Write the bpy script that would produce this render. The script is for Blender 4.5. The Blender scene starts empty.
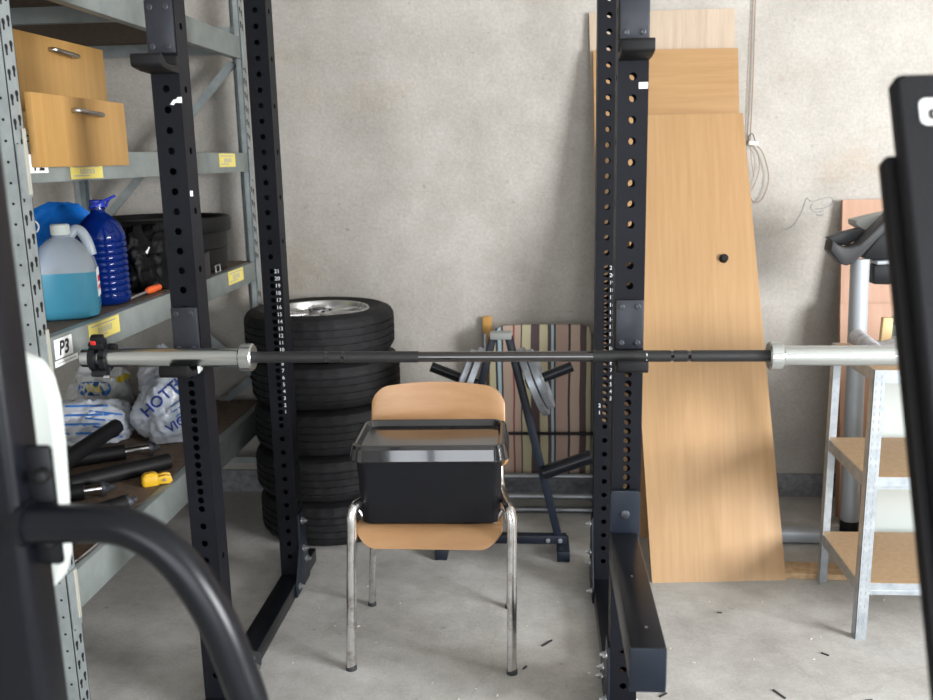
import bpy, bmesh, math, random
from mathutils import Vector, Matrix, noise, Euler
from mathutils.bvhtree import BVHTree
PI = math.pi
R = math.radians
C = bpy.context.scene.collection
random.seed(7)

# ------------------------------------------------------------------ helpers
class B:
    """collects shapes into one mesh (world coordinates unless the thing is copied later)"""
    def __init__(s): s.bm = bmesh.new()
    def box(s, c, d, rot=None, bev=0.0, seg=2):
        t = bmesh.new(); bmesh.ops.create_cube(t, size=1.0)
        bmesh.ops.scale(t, vec=d, verts=t.verts)
        if bev: bmesh.ops.bevel(t, geom=list(t.edges), offset=bev, segments=seg, profile=.5, affect='EDGES')
        M = Matrix.Translation(c)
        if rot is not None: M = M @ (rot.to_4x4() if isinstance(rot, Matrix) else Euler(rot).to_matrix().to_4x4())
        return s.merge(t, M)
    def bar(s, p0, p1, w, h, up=(0,0,1), bev=0.0):
        p0 = Vector(p0); p1 = Vector(p1); y = (p1-p0); L = y.length; y.normalize()
        x = y.cross(Vector(up)).normalized(); z = x.cross(y)
        M = Matrix((x, y, z)).transposed()
        return s.box((p0+p1)/2, (w, L, h), M, bev)
    def merge(s, t, M=None):
        if M is not None: bmesh.ops.transform(t, matrix=M, verts=t.verts)
        me = bpy.data.meshes.new('tmp'); t.to_mesh(me); t.free(); s.bm.from_mesh(me); bpy.data.meshes.remove(me); return s
    def cyl(s, p0, p1, r0, r1=None, n=24):
        p0 = Vector(p0); p1 = Vector(p1); r1 = r0 if r1 is None else r1
        d = p1-p0; t = bmesh.new()
        bmesh.ops.create_cone(t, cap_ends=True, segments=n, radius1=r0, radius2=r1, depth=d.length)
        M = Matrix.Translation((p0+p1)/2) @ d.to_track_quat('Z', 'Y').to_matrix().to_4x4()
        return s.merge(t, M)
    def sph(s, c, r, sc=(1,1,1), n=16):
        t = bmesh.new(); bmesh.ops.create_uvsphere(t, u_segments=n, v_segments=n//2, radius=r)
        return s.merge(t, Matrix.Translation(c) @ Matrix.Diagonal((*sc, 1)))
    def tube(s, path, r, n=12, closed=False, flat=1.0):
        P = [Vector(p) for p in path]; m = len(P); bm = s.bm; rings = []
        rr = r if isinstance(r, (list, tuple)) else [r]*m
        nrm = None
        for i in range(m):
            if closed: t = (P[(i+1) % m]-P[i-1]).normalized()
            else: t = (P[min(i+1, m-1)]-P[max(i-1, 0)]).normalized()
            if nrm is None:
                nrm = t.orthogonal().normalized()
                if abs(t.z) < .95: nrm = t.cross(Vector((0,0,1))).normalized()
            else:
                nrm = (nrm - t*nrm.dot(t)).normalized()
            b = t.cross(nrm)
            rings.append([bm.verts.new(P[i]+nrm*math.cos(2*PI*k/n)*rr[i]+b*math.sin(2*PI*k/n)*rr[i]*flat) for k in range(n)])
        for i in range(m if closed else m-1):
            a = rings[i]; c = rings[(i+1) % m]
            for k in range(n): bm.faces.new((a[k], a[(k+1) % n], c[(k+1) % n], c[k]))
        if not closed:
            bm.faces.new(rings[0][::-1]); bm.faces.new(rings[-1])
        return s
    def lathe(s, prof, n=48, M=None, closed=False):
        t = bmesh.new(); rings = []
        for r, z in prof:
            if r < 1e-6: rings.append([t.verts.new((0,0,z))])
            else: rings.append([t.verts.new((r*math.cos(2*PI*k/n), r*math.sin(2*PI*k/n), z)) for k in range(n)])
        m = len(rings)
        for i in range(m if closed else m-1):
            a = rings[i]; c = rings[(i+1) % m]
            for k in range(n):
                f = [a[k % len(a)], a[(k+1) % n % len(a)], c[(k+1) % n % len(c)], c[k % len(c)]]
                u = []
                for v in f:
                    if v not in u: u.append(v)
                if len(u) > 2: t.faces.new(u)
        if not closed:
            if len(rings[0]) > 1: t.faces.new(rings[0][::-1])
            if len(rings[-1]) > 1: t.faces.new(rings[-1])
        bmesh.ops.recalc_face_normals(t, faces=t.faces)
        return s.merge(t, M)
    def prism(s, poly, d, M=None, bev=0.0):
        """polygon in local xy extruded from z=0 to z=d"""
        t = bmesh.new(); a = [t.verts.new((x, y, 0)) for x, y in poly]; b = [t.verts.new((x, y, d)) for x, y in poly]
        t.faces.new(a[::-1]); t.faces.new(b); n = len(a)
        for i in range(n): t.faces.new((a[i], a[(i+1) % n], b[(i+1) % n], b[i]))
        bmesh.ops.recalc_face_normals(t, faces=t.faces)
        if bev: bmesh.ops.bevel(t, geom=list(t.edges), offset=bev, segments=2, profile=.5, affect='EDGES')
        return s.merge(t, M)
    def hexa(s, a, b, c, d, th):
        """thin board with front corners a,b,c,d (counterclockwise seen from its front), thickness th to the back"""
        a, b, c, d = map(Vector, (a, b, c, d)); n = (b-a).cross(d-a).normalized()
        F = [s.bm.verts.new(p) for p in (a, b, c, d)]; K = [s.bm.verts.new(p-n*th) for p in (a, b, c, d)]
        s.bm.faces.new(F); s.bm.faces.new(K[::-1])
        for i in range(4): s.bm.faces.new((F[(i+1) % 4], F[i], K[i], K[(i+1) % 4]))
        return s
    def text(s, txt, size, M, ext=.0004, bold=0.0, shear=0.0):
        cu = bpy.data.curves.new('t', 'FONT'); cu.body = txt; cu.size = size; cu.extrude = ext; cu.align_x = 'CENTER'; cu.align_y = 'CENTER'; cu.offset = bold; cu.shear = shear
        cu.resolution_u = 3
        o = bpy.data.objects.new('t', cu); C.objects.link(o)
        dg = bpy.context.evaluated_depsgraph_get(); dg.update()
        me = bpy.data.meshes.new_from_object(o.evaluated_get(dg)); bpy.data.objects.remove(o); bpy.data.curves.remove(cu)
        t = bmesh.new(); t.from_mesh(me); bpy.data.meshes.remove(me)
        return s.merge(t, M)
    def build(s, name, mat, parent=None, smooth=35, label=None):
        o0 = Vector((0,0,0)); p = parent
        while p is not None: o0 += p.location; p = p.parent
        if o0.length > 0 and not getattr(s, 'local', False): bmesh.ops.translate(s.bm, vec=-o0, verts=s.bm.verts)
        me = bpy.data.meshes.new(name); s.bm.to_mesh(me); s.bm.free()
        me.materials.append(mat)
        if smooth:
            me.polygons.foreach_set('use_smooth', [True]*len(me.polygons)); me.set_sharp_from_angle(angle=R(smooth))
        o = bpy.data.objects.new(name, me); C.objects.link(o)
        if parent is not None: o.parent = parent
        if label: o['label'] = label
        return o

def L():                                   # a collector whose coordinates are already local to the thing
    b = B(); b.local = True; return b
def thing(name, loc, label, cat, group=None):
    o = bpy.data.objects.new(name, None); C.objects.link(o); o.location = loc; o.empty_display_size = .1
    o['label'] = label; o['category'] = cat
    if group: o['group'] = group
    return o
def tag(o, label, cat, group=None, kind=None):
    o['label'] = label; o['category'] = cat
    if group: o['group'] = group
    if kind: o['kind'] = kind
    return o
def struct(o): o['kind'] = 'structure'; return o
def copy_tree(o, parent=None):
    c = o.copy(); C.objects.link(c)
    if parent is not None: c.parent = parent
    for ch in list(o.children): copy_tree(ch, c)
    return c
def frame(o, x, y):                        # matrix with origin o, local x and y axes
    x = Vector(x).normalized(); y = Vector(y); z = x.cross(y).normalized(); y = z.cross(x)
    return Matrix.Translation(o) @ Matrix((x, y, z)).transposed().to_4x4()
FRONT = lambda o: frame(o, (1,0,0), (0,0,1))        # writing that faces -Y
AISLE = lambda o: frame(o, (0,1,0), (0,0,1))        # writing that faces +X
def rrect(w, h, r, n=5, cx=0, cy=0):
    P = []
    for (sx, sy, a0) in ((1,-1,-90), (1,1,0), (-1,1,90), (-1,-1,180)):
        for k in range(n+1):
            a = R(a0+90*k/n); P.append((cx+sx*(w/2-r)+r*math.cos(a), cy+sy*(h/2-r)+r*math.sin(a)))
    return P
def bez(pts, m=8):
    """Catmull-Rom through pts"""
    P = [Vector(p) for p in pts]; out = []
    for i in range(len(P)-1):
        a = P[max(i-1,0)]; b = P[i]; c = P[i+1]; d = P[min(i+2,len(P)-1)]
        for k in range(m):
            t = k/m; out.append(.5*((2*b)+(c-a)*t+(2*a-5*b+4*c-d)*t*t+(3*b-a-3*c+d)*t**3))
    out.append(P[-1]); return out

# ------------------------------------------------------------------ materials
def mat(name, col, rough=.5, metal=0.0, var=.0, vscale=8.0, col2=None, bump=0.0, bscale=60.0, stretch=(1,1,1), spec=.5, coat=0.0,
        trans=0.0, alpha=1.0, detail=4, rvar=0.0, ior=1.45, edges=(.35,.65), sheen=0):
    m = bpy.data.materials.new(name); m.use_nodes = True; nt = m.node_tree; N = nt.nodes; K = nt.links
    p = N['Principled BSDF']; p.inputs['Base Color'].default_value = (*col, 1); p.inputs['Roughness'].default_value = rough
    p.inputs['Metallic'].default_value = metal; p.inputs['Specular IOR Level'].default_value = spec; p.inputs['Coat Weight'].default_value = coat
    p.inputs['Coat Roughness'].default_value = .05
    p.inputs['Transmission Weight'].default_value = trans; p.inputs['Alpha'].default_value = alpha; p.inputs['IOR'].default_value = ior
    p.inputs['Sheen Weight'].default_value = sheen
    tc = N.new('ShaderNodeTexCoord'); mp = N.new('ShaderNodeMapping'); mp.inputs['Scale'].default_value = stretch; K.new(tc.outputs['Object'], mp.inputs['Vector'])
    if col2 or var:
        if not col2: col2 = tuple(max(0, x*(1-var)) for x in col); 
        n = N.new('ShaderNodeTexNoise'); n.inputs['Scale'].default_value = vscale; n.inputs['Detail'].default_value = detail; n.inputs['Roughness'].default_value = .65
        K.new(mp.outputs[0], n.inputs['Vector'])
        r = N.new('ShaderNodeValToRGB'); e = r.color_ramp.elements; e[0].position = edges[0]; e[1].position = edges[1]; e[0].color = (*col2, 1); e[1].color = (*col, 1)
        K.new(n.outputs['Fac'], r.inputs[0]); K.new(r.outputs[0], p.inputs['Base Color'])
    if rvar:
        n = N.new('ShaderNodeTexNoise'); n.inputs['Scale'].default_value = vscale*1.7; K.new(mp.outputs[0], n.inputs['Vector'])
        q = N.new('ShaderNodeMapRange'); q.inputs[3].default_value = max(0, rough-rvar); q.inputs[4].default_value = min(1, rough+rvar); K.new(n.outputs['Fac'], q.inputs[0]); K.new(q.outputs[0], p.inputs['Roughness'])
    if bump:
        n = N.new('ShaderNodeTexNoise'); n.inputs['Scale'].default_value = bscale; n.inputs['Detail'].default_value = 5; K.new(mp.outputs[0], n.inputs['Vector'])
        b = N.new('ShaderNodeBump'); b.inputs['Strength'].default_value = bump; b.inputs['Distance'].default_value = .004; K.new(n.outputs['Fac'], b.inputs['Height']); K.new(b.outputs[0], p.inputs['Normal'])
    return m

M = {}
M['black_coat'] = mat('black_coat', (.0075,.0082,.0120), .48, spec=.20, var=.25, vscale=5, bump=.12, bscale=400, rvar=.08)
M['black_coat_blue'] = mat('black_coat_blue', (.012,.017,.028), .40, var=.2, vscale=5, rvar=.06, spec=.35)
M['black_gloss'] = mat('black_gloss', (.006,.0068,.0100), .30, var=.2, vscale=4, rvar=.05, spec=.34)
M['black_plastic'] = mat('black_plastic', (.008,.009,.011), .42, spec=.35)
M['crate_black'] = mat('crate_black', (.008,.0085,.012), .42, spec=.3, var=.2, vscale=6)
M['lid_black'] = mat('lid_black', (.018,.018,.020), .13, spec=.7, coat=.6, var=.2, vscale=9)
M['hole_dark'] = mat('hole_dark', (.008,.008,.009), .9)
M['plate_metal'] = mat('plate_metal', (.030,.033,.043), .4, metal=.25, var=.3, vscale=9, rvar=.1)
M['bolt'] = mat('bolt', (.62,.64,.66), .3, metal=1)
M['bolt_dark'] = mat('bolt_dark', (.07,.075,.085), .35, metal=.6)
M['chrome'] = mat('chrome', (.80,.80,.82), .14, metal=1, var=.25, vscale=30)
M['chrome_worn'] = mat('chrome_worn', (.78,.78,.78), .22, metal=1, col2=(.42,.38,.34), vscale=22, edges=(.3,.5), rvar=.1)
M['steel'] = mat('steel', (.60,.63,.63), .24, metal=1)
M['bar_black'] = mat('bar_black', (.009,.006,.007), .03, spec=.8, coat=.9)
M['knurl'] = mat('knurl', (.016,.016,.017), .38, spec=.5, bump=.3, bscale=900)
M['galv'] = mat('galv', (.37,.41,.415), .42, metal=.35, col2=(.26,.295,.30), vscale=14, edges=(.3,.7), rvar=.1)
M['shelf_beam'] = mat('shelf_beam', (.28,.31,.30), .42, metal=.3, col2=(.18,.205,.20), vscale=7, edges=(.25,.7), rvar=.1)
M['galv_bright'] = mat('galv_bright', (.50,.545,.58), .36, metal=.5, col2=(.36,.40,.44), vscale=25, rvar=.1)
M['chip_dark'] = mat('chip_dark', (.155,.105,.07), .75, col2=(.085,.06,.043), vscale=45, bump=.1)
M['chip_light'] = mat('chip_light', (.45,.31,.18), .6, col2=(.38,.255,.145), vscale=60)
M['beech'] = mat('beech', (.435,.268,.128), .38, col2=(.385,.228,.102), vscale=2.2, stretch=(28,1.2,1.2), detail=6, rvar=.05)
M['beech_cross'] = mat('beech_cross', (.425,.255,.115), .42, col2=(.365,.21,.09), vscale=2.2, stretch=(1.2,24,24), detail=6)
M['beech_drawer'] = mat('beech_drawer', (.43,.245,.078), .40, col2=(.36,.20,.06), vscale=2.2, stretch=(14,14,1.0), detail=6)
M['ply_pale'] = mat('ply_pale', (.53,.43,.33), .7, col2=(.44,.345,.255), vscale=2.0, stretch=(26,1.5,1.5), detail=6)
M['beech_edge'] = mat('beech_edge', (.60,.42,.24), .6, col2=(.42,.27,.14), vscale=40)
M['pinkwood'] = mat('pinkwood', (.48,.285,.19), .5, col2=(.42,.24,.155), vscale=2.0, stretch=(22,1.5,1.5), detail=5)
M['chair_ply'] = mat('chair_ply', (.50,.29,.145), .33, col2=(.42,.225,.10), vscale=2.4, stretch=(2,5,9), detail=6, edges=(.3,.7))
M['pine'] = mat('pine', (.62,.33,.08), .5, var=.25, vscale=9)
M['pine_pale'] = mat('pine_pale', (.70,.50,.25), .55, var=.2, vscale=9)
M['rubber'] = mat('rubber', (.0065,.0065,.0072), .66, col2=(.013,.013,.0145), vscale=12, bump=.5, bscale=70, spec=.3)
M['rubber_smooth'] = mat('rubber_smooth', (.007,.007,.008), .55, spec=.3)
M['alloy'] = mat('alloy', (.70,.70,.70), .30, metal=.85, var=.25, vscale=6, rvar=.1)
M['iron_plate'] = mat('iron_plate', (.36,.39,.43), .38, metal=.6, col2=(.24,.26,.29), vscale=20, rvar=.1)
M['white_paper'] = mat('white_paper', (.85,.86,.86), .7)
M['white_plastic'] = mat('white_plastic', (.64,.69,.66), .32)
M['yellow_label'] = mat('yellow_label', (.72,.61,.16), .55)
M['print_black'] = mat('print_black', (.015,.015,.017), .6)
M['print_grey'] = mat('print_grey', (.35,.35,.36), .6)
M['print_blue'] = mat('print_blue', (.015,.035,.22), .5)
M['print_midblue'] = mat('print_midblue', (.03,.16,.50), .5)
M['cap_blue'] = mat('cap_blue', (.012,.03,.30), .35)
M['print_yellow'] = mat('print_yellow', (.75,.60,.05), .5)
M['num_white'] = mat('num_white', (.75,.77,.80), .5)
M['yellow_plastic'] = mat('yellow_plastic', (.72,.42,.02), .38)
M['orange'] = mat('orange', (.80,.13,.03), .4)
M['red'] = mat('red', (.65,.03,.025), .4)
M['grey_blade'] = mat('grey_blade', (.45,.45,.44), .35, metal=.8)
M['blue_bag'] = mat('blue_bag', (.006,.14,.52), .30, var=.45, vscale=6)
M['navy'] = mat('navy', (.008,.02,.09), .4)
M['bag_white'] = mat('bag_white', (.56,.585,.62), .24, col2=(.38,.42,.48), vscale=5, bump=.6, bscale=22)
M['bag_clear'] = mat('bag_clear', (.58,.60,.60), .25, col2=(.42,.43,.43), vscale=6, bump=.6, bscale=22)
M['bag_black'] = mat('bag_black', (.0035,.0035,.004), .5, bump=.15, bscale=18, spec=.14)
M['tub_black'] = mat('tub_black', (.006,.006,.0065), .48, spec=.25)
M['leather'] = mat('leather', (.018,.017,.017), .45, bump=.2, bscale=120)
M['grey_post'] = mat('grey_post', (.42,.46,.50), .42, metal=.25)
M['dark_grey'] = mat('dark_grey', (.036,.038,.040), .5, spec=.35)
M['mid_grey'] = mat('mid_grey', (.36,.37,.36), .5)
M['newsprint'] = mat('newsprint', (.56,.56,.60), .8, col2=(.36,.37,.41), vscale=38, edges=(.38,.56))
M['wire'] = mat('wire', (.30,.22,.16), .5)
M['clip_beige'] = mat('clip_beige', (.40,.39,.33), .6)
M['ivory'] = mat('ivory', (.70,.68,.60), .5)
M['pencil'] = mat('pencil', (.26,.265,.28), .9)
M['pad_leather'] = mat('pad_leather', (.010,.0105,.013), .5, bump=.25, bscale=220, spec=.3)
M['pad_side'] = mat('pad_side', (.006,.006,.007), .5, spec=.3)
M['lamp_frame'] = mat('lamp_frame', (.5,.5,.5), .5)
M['handle_metal'] = mat('handle_metal', (.42,.40,.37), .32, metal=1)
M['bed_frame'] = mat('bed_frame', (.20,.21,.22), .4, metal=.6)

def glassy(name, col, tint, fac, rough=.08):
    """thin see-through plastic: part clear and tinted, part glossy and diffuse"""
    m = bpy.data.materials.new(name); m.use_nodes = True; nt = m.node_tree; N = nt.nodes; K = nt.links
    out = N['Material Output']; p = N['Principled BSDF']; p.inputs['Base Color'].default_value = (*col, 1); p.inputs['Roughness'].default_value = rough
    t = N.new('ShaderNodeBsdfTransparent'); t.inputs[0].default_value = (*tint, 1); mx = N.new('ShaderNodeMixShader'); mx.inputs[0].default_value = fac
    K.new(t.outputs[0], mx.inputs[1]); K.new(p.outputs[0], mx.inputs[2]); K.new(mx.outputs[0], out.inputs['Surface'])
    return m
M['jug_plastic'] = glassy('jug_plastic', (.62,.68,.72), (.92,.96,.98), .45, .2)
M['jug_liquid'] = mat('jug_liquid', (.06,.285,.42), .22, var=.1, vscale=3)
M['bottle_blue'] = glassy('bottle_blue', (.002,.018,.14), (.05,.14,.55), .62, .05)
M['jar_glass'] = glassy('jar_glass', (.25,.36,.36), (.8,.9,.9), .6, .05)

def wall_mat():
    m = bpy.data.materials.new('plaster'); m.use_nodes = True; nt = m.node_tree; N = nt.nodes; K = nt.links; p = N['Principled BSDF']; p.inputs['Roughness'].default_value = .92; p.inputs['Specular IOR Level'].default_value = .15
    tc = N.new('ShaderNodeTexCoord')
    def ns(sc, det=4, ro=.6, off=(0,0,0), st=(1,1,1)):
        mp = N.new('ShaderNodeMapping'); mp.inputs['Location'].default_value = off; mp.inputs['Scale'].default_value = st; K.new(tc.outputs['Object'], mp.inputs[0])
        n = N.new('ShaderNodeTexNoise'); n.inputs['Scale'].default_value = sc; n.inputs['Detail'].default_value = det; n.inputs['Roughness'].default_value = ro; K.new(mp.outputs[0], n.inputs['Vector']); return n.outputs['Fac']
    def ramp(f, a, b, c0, c1):
        r = N.new('ShaderNodeValToRGB'); e = r.color_ramp.elements; e[0].position = a; e[1].position = b; e[0].color = (*c0, 1); e[1].color = (*c1, 1); K.new(f, r.inputs[0]); return r.outputs[0]
    def mixc(f, a, b, mode='MIX', val=None):
        x = N.new('ShaderNodeMix'); x.data_type = 'RGBA'; x.blend_type = mode
        if f is None: x.inputs[0].default_value = val
        else: K.new(f, x.inputs[0])
        K.new(a, x.inputs[6]); K.new(b, x.inputs[7]); return x.outputs[2]
    base = ramp(ns(2.4, 8, .72), .3, .7, (.39,.364,.328), (.56,.535,.498))
    warm = ramp(ns(1.1, 6, .7, (3,1,2), (1,1,2.2)), .56, .72, (1,1,1), (.93,.82,.71))
    c1 = mixc(None, base, warm, 'MULTIPLY', .8)
    grain = ramp(ns(75, 4, .8), .3, .7, (.84,.84,.83), (1.07,1.07,1.07)); c2 = mixc(None, c1, grain, 'MULTIPLY', 1)
    spots = ramp(ns(26, 3, .55, (5,5,5)), .25, .31, (.62,.60,.57), (1,1,1)); c3 = mixc(None, c2, spots, 'MULTIPLY', .55)
    scr = ramp(ns(7, 6, .8, (9,2,4), (.35,1,3)), .27, .33, (.72,.69,.65), (1,1,1)); c4 = mixc(None, c3, scr, 'MULTIPLY', .6)
    K.new(c4, p.inputs['Base Color'])
    bp = N.new('ShaderNodeBump'); bp.inputs['Strength'].default_value = .55; bp.inputs['Distance'].default_value = .006; K.new(ns(48, 6, .7), bp.inputs['Height']); K.new(bp.outputs[0], p.inputs['Normal'])
    return m
def floor_mat():
    m = bpy.data.materials.new('concrete'); m.use_nodes = True; nt = m.node_tree; N = nt.nodes; K = nt.links; p = N['Principled BSDF']; p.inputs['Roughness'].default_value = .78; p.inputs['Specular IOR Level'].default_value = .3
    tc = N.new('ShaderNodeTexCoord')
    def ns(sc, det=4, ro=.6, off=(0,0,0)):
        mp = N.new('ShaderNodeMapping'); mp.inputs['Location'].default_value = off; K.new(tc.outputs['Object'], mp.inputs[0])
        n = N.new('ShaderNodeTexNoise'); n.inputs['Scale'].default_value = sc; n.inputs['Detail'].default_value = det; n.inputs['Roughness'].default_value = ro; K.new(mp.outputs[0], n.inputs['Vector']); return n.outputs['Fac']
    def ramp(f, a, b, c0, c1):
        r = N.new('ShaderNodeValToRGB'); e = r.color_ramp.elements; e[0].position = a; e[1].position = b; e[0].color = (*c0, 1); e[1].color = (*c1, 1); K.new(f, r.inputs[0]); return r.outputs[0]
    def mul(a, b, v):
        x = N.new('ShaderNodeMix'); x.data_type = 'RGBA'; x.blend_type = 'MULTIPLY'; x.inputs[0].default_value = v; K.new(a, x.inputs[6]); K.new(b, x.inputs[7]); return x.outputs[2]
    c = ramp(ns(2.2, 6, .7), .3, .7, (.37,.36,.34), (.56,.555,.535))
    c = mul(c, ramp(ns(9, 5, .7, (4,1,0)), .3, .6, (.80,.79,.77), (1.04,1.04,1.04)), .8)
    c = mul(c, ramp(ns(110, 3, .7), .3, .7, (.86,.86,.86), (1.06,1.06,1.06)), .9)
    c = mul(c, ramp(ns(20, 2, .5, (7,3,0)), .22, .29, (.55,.53,.5), (1,1,1)), .5)
    x = N.new('ShaderNodeTexVoronoi'); x.feature = 'DISTANCE_TO_EDGE'; x.inputs['Scale'].default_value = .9
    wn = N.new('ShaderNodeTexNoise'); wn.inputs['Scale'].default_value = 3; wn.inputs['Detail'].default_value = 6; K.new(tc.outputs['Object'], wn.inputs['Vector'])
    va = N.new('ShaderNodeVectorMath'); va.operation = 'MULTIPLY_ADD'; va.inputs[1].default_value = (.25,.25,0); K.new(wn.outputs['Color'], va.inputs[0]); K.new(tc.outputs['Object'], va.inputs[2]); K.new(va.outputs[0], x.inputs['Vector'])
    c = mul(c, ramp(x.outputs['Distance'], .0, .004, (.80,.78,.76), (1,1,1)), .4)
    K.new(c, p.inputs['Base Color'])
    bp = N.new('ShaderNodeBump'); bp.inputs['Strength'].default_value = .3; bp.inputs['Distance'].default_value = .004; K.new(ns(60, 5), bp.inputs['Height']); K.new(bp.outputs[0], p.inputs['Normal'])
    return m
def stripes_mat():
    m = bpy.data.materials.new('striped_fabric'); m.use_nodes = True; nt = m.node_tree; N = nt.nodes; K = nt.links; p = N['Principled BSDF']; p.inputs['Roughness'].default_value = .85
    tc = N.new('ShaderNodeTexCoord'); sx = N.new('ShaderNodeSeparateXYZ')
    wn = N.new('ShaderNodeTexNoise'); wn.inputs['Scale'].default_value = 5; va = N.new('ShaderNodeVectorMath'); va.operation = 'MULTIPLY_ADD'; va.inputs[1].default_value = (.012,0,0)
    K.new(tc.outputs['Object'], wn.inputs['Vector']); K.new(wn.outputs['Color'], va.inputs[0]); K.new(tc.outputs['Object'], va.inputs[2]); K.new(va.outputs[0], sx.inputs[0])
    mr = N.new('ShaderNodeMapRange'); mr.inputs[1].default_value = -.235; mr.inputs[2].default_value = .265; K.new(sx.outputs['X'], mr.inputs[0])
    r = N.new('ShaderNodeValToRGB'); r.color_ramp.interpolation = 'CONSTANT'
    T = (.42,.31,.245); D = (.085,.055,.06); O = (.46,.42,.275); G = (.34,.45,.50); K2 = (.035,.03,.035); P2 = (.38,.265,.22); M3 = (.22,.06,.06)
    S = [(0,O),(.05,K2),(.07,G),(.10,K2),(.115,T),(.20,M3),(.215,T),(.27,K2),(.285,O),(.36,D),(.44,O),(.51,D),(.54,G),(.565,K2),(.58,P2),(.69,K2),(.71,T),(.79,D),(.85,O),(.93,D)]
    e = r.color_ramp.elements
    while len(e) < len(S): e.new(.5)
    for i, (q, c) in enumerate(S): e[i].position = q; e[i].color = (*c, 1)
    K.new(mr.outputs[0], r.inputs[0]); K.new(r.outputs[0], p.inputs['Base Color'])
    return m
M['plaster'] = wall_mat(); M['concrete'] = floor_mat(); M['stripes'] = stripes_mat()
M['ceiling'] = mat('ceiling_paint', (.62,.61,.58), .9, var=.1, vscale=3)
M['plinth'] = mat('plinth_cement', (.30,.31,.33), .9, col2=(.17,.175,.19), vscale=30, bump=.8, bscale=40)

# ------------------------------------------------------------------ the room
XL, XR, YF, YB, ZC = -2.75, 4.6, -3.0, 4.12, 3.1
def wallbox(name, x0, x1, y0, y1, z0, z1, m):
    b = B(); b.box(((x0+x1)/2, (y0+y1)/2, (z0+z1)/2), (x1-x0, y1-y0, z1-z0)); return struct(b.build(name, m, None, 0))
wallbox('floor', XL-.2, XR+.2, YF-.2, YB+.2, -.12, 0, M['concrete'])
wallbox('ceiling', XL-.2, XR+.2, YF-.2, YB+.2, ZC, ZC+.12, M['ceiling'])
wb = wallbox('wall_back', XL-.2, XR+.2, YB, YB+.2, 0, ZC, M['plaster'])
wallbox('wall_left', XL-.2, XL, YF, YB, 0, ZC, M['plaster'])
# right wall with a wide window opening, front wall with the open garage door
def wall_with_hole(name, fixed, a0, a1, h, axis):
    b = B(); (p0, p1, z0, z1) = h
    def bx(u0, u1, w0, w1):
        if u1-u0 < 1e-4 or w1-w0 < 1e-4: return
        c = ((u0+u1)/2, (w0+w1)/2)
        if axis == 'x': b.box((fixed, c[0], c[1]), (.2, u1-u0, w1-w0))
        else: b.box((c[0], fixed, c[1]), (u1-u0, .2, w1-w0))
    bx(a0, p0, 0, ZC); bx(p1, a1, 0, ZC); bx(p0, p1, 0, z0); bx(p0, p1, z1, ZC)
    return struct(b.build(name, M['plaster'], None, 0))
wall_with_hole('wall_right', XR+.1, YF, YB, (-1.1, .9, 1.0, 2.4), 'x')
wall_with_hole('wall_front', YF-.1, XL, XR, (-1.4, 2.9, .5, 2.4), 'y')
b = B(); b.box(((XL+XR)/2, YB-.008, .055), (XR-XL, .016, .11), None, .004); struct(b.build('baseboard_back', M['plinth'], None))
# faint pencil scribble on the plaster
b = B()
def scr(pts, r=.0015): b.tube([(x-.03, YB-.0006, z) for x, z in pts], r, 6)
def crv(pts, r=.0015): scr([(p.x, p.y) for p in bez([(x, z, 0) for x, z in pts], 6)], r)
crv([(1.186,1.367),(1.165,1.30),(1.135,1.25),(1.101,1.23)]); crv([(1.186,1.367),(1.21,1.352),(1.245,1.36),(1.283,1.369),(1.30,1.35),(1.27,1.325),(1.225,1.318)])
crv([(1.215,1.345),(1.205,1.325),(1.225,1.305),(1.262,1.31)]); crv([(1.23,1.295),(1.25,1.29),(1.262,1.296)], .0022)
b.build('pencil_scribble', M['pencil'], wb)

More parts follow.
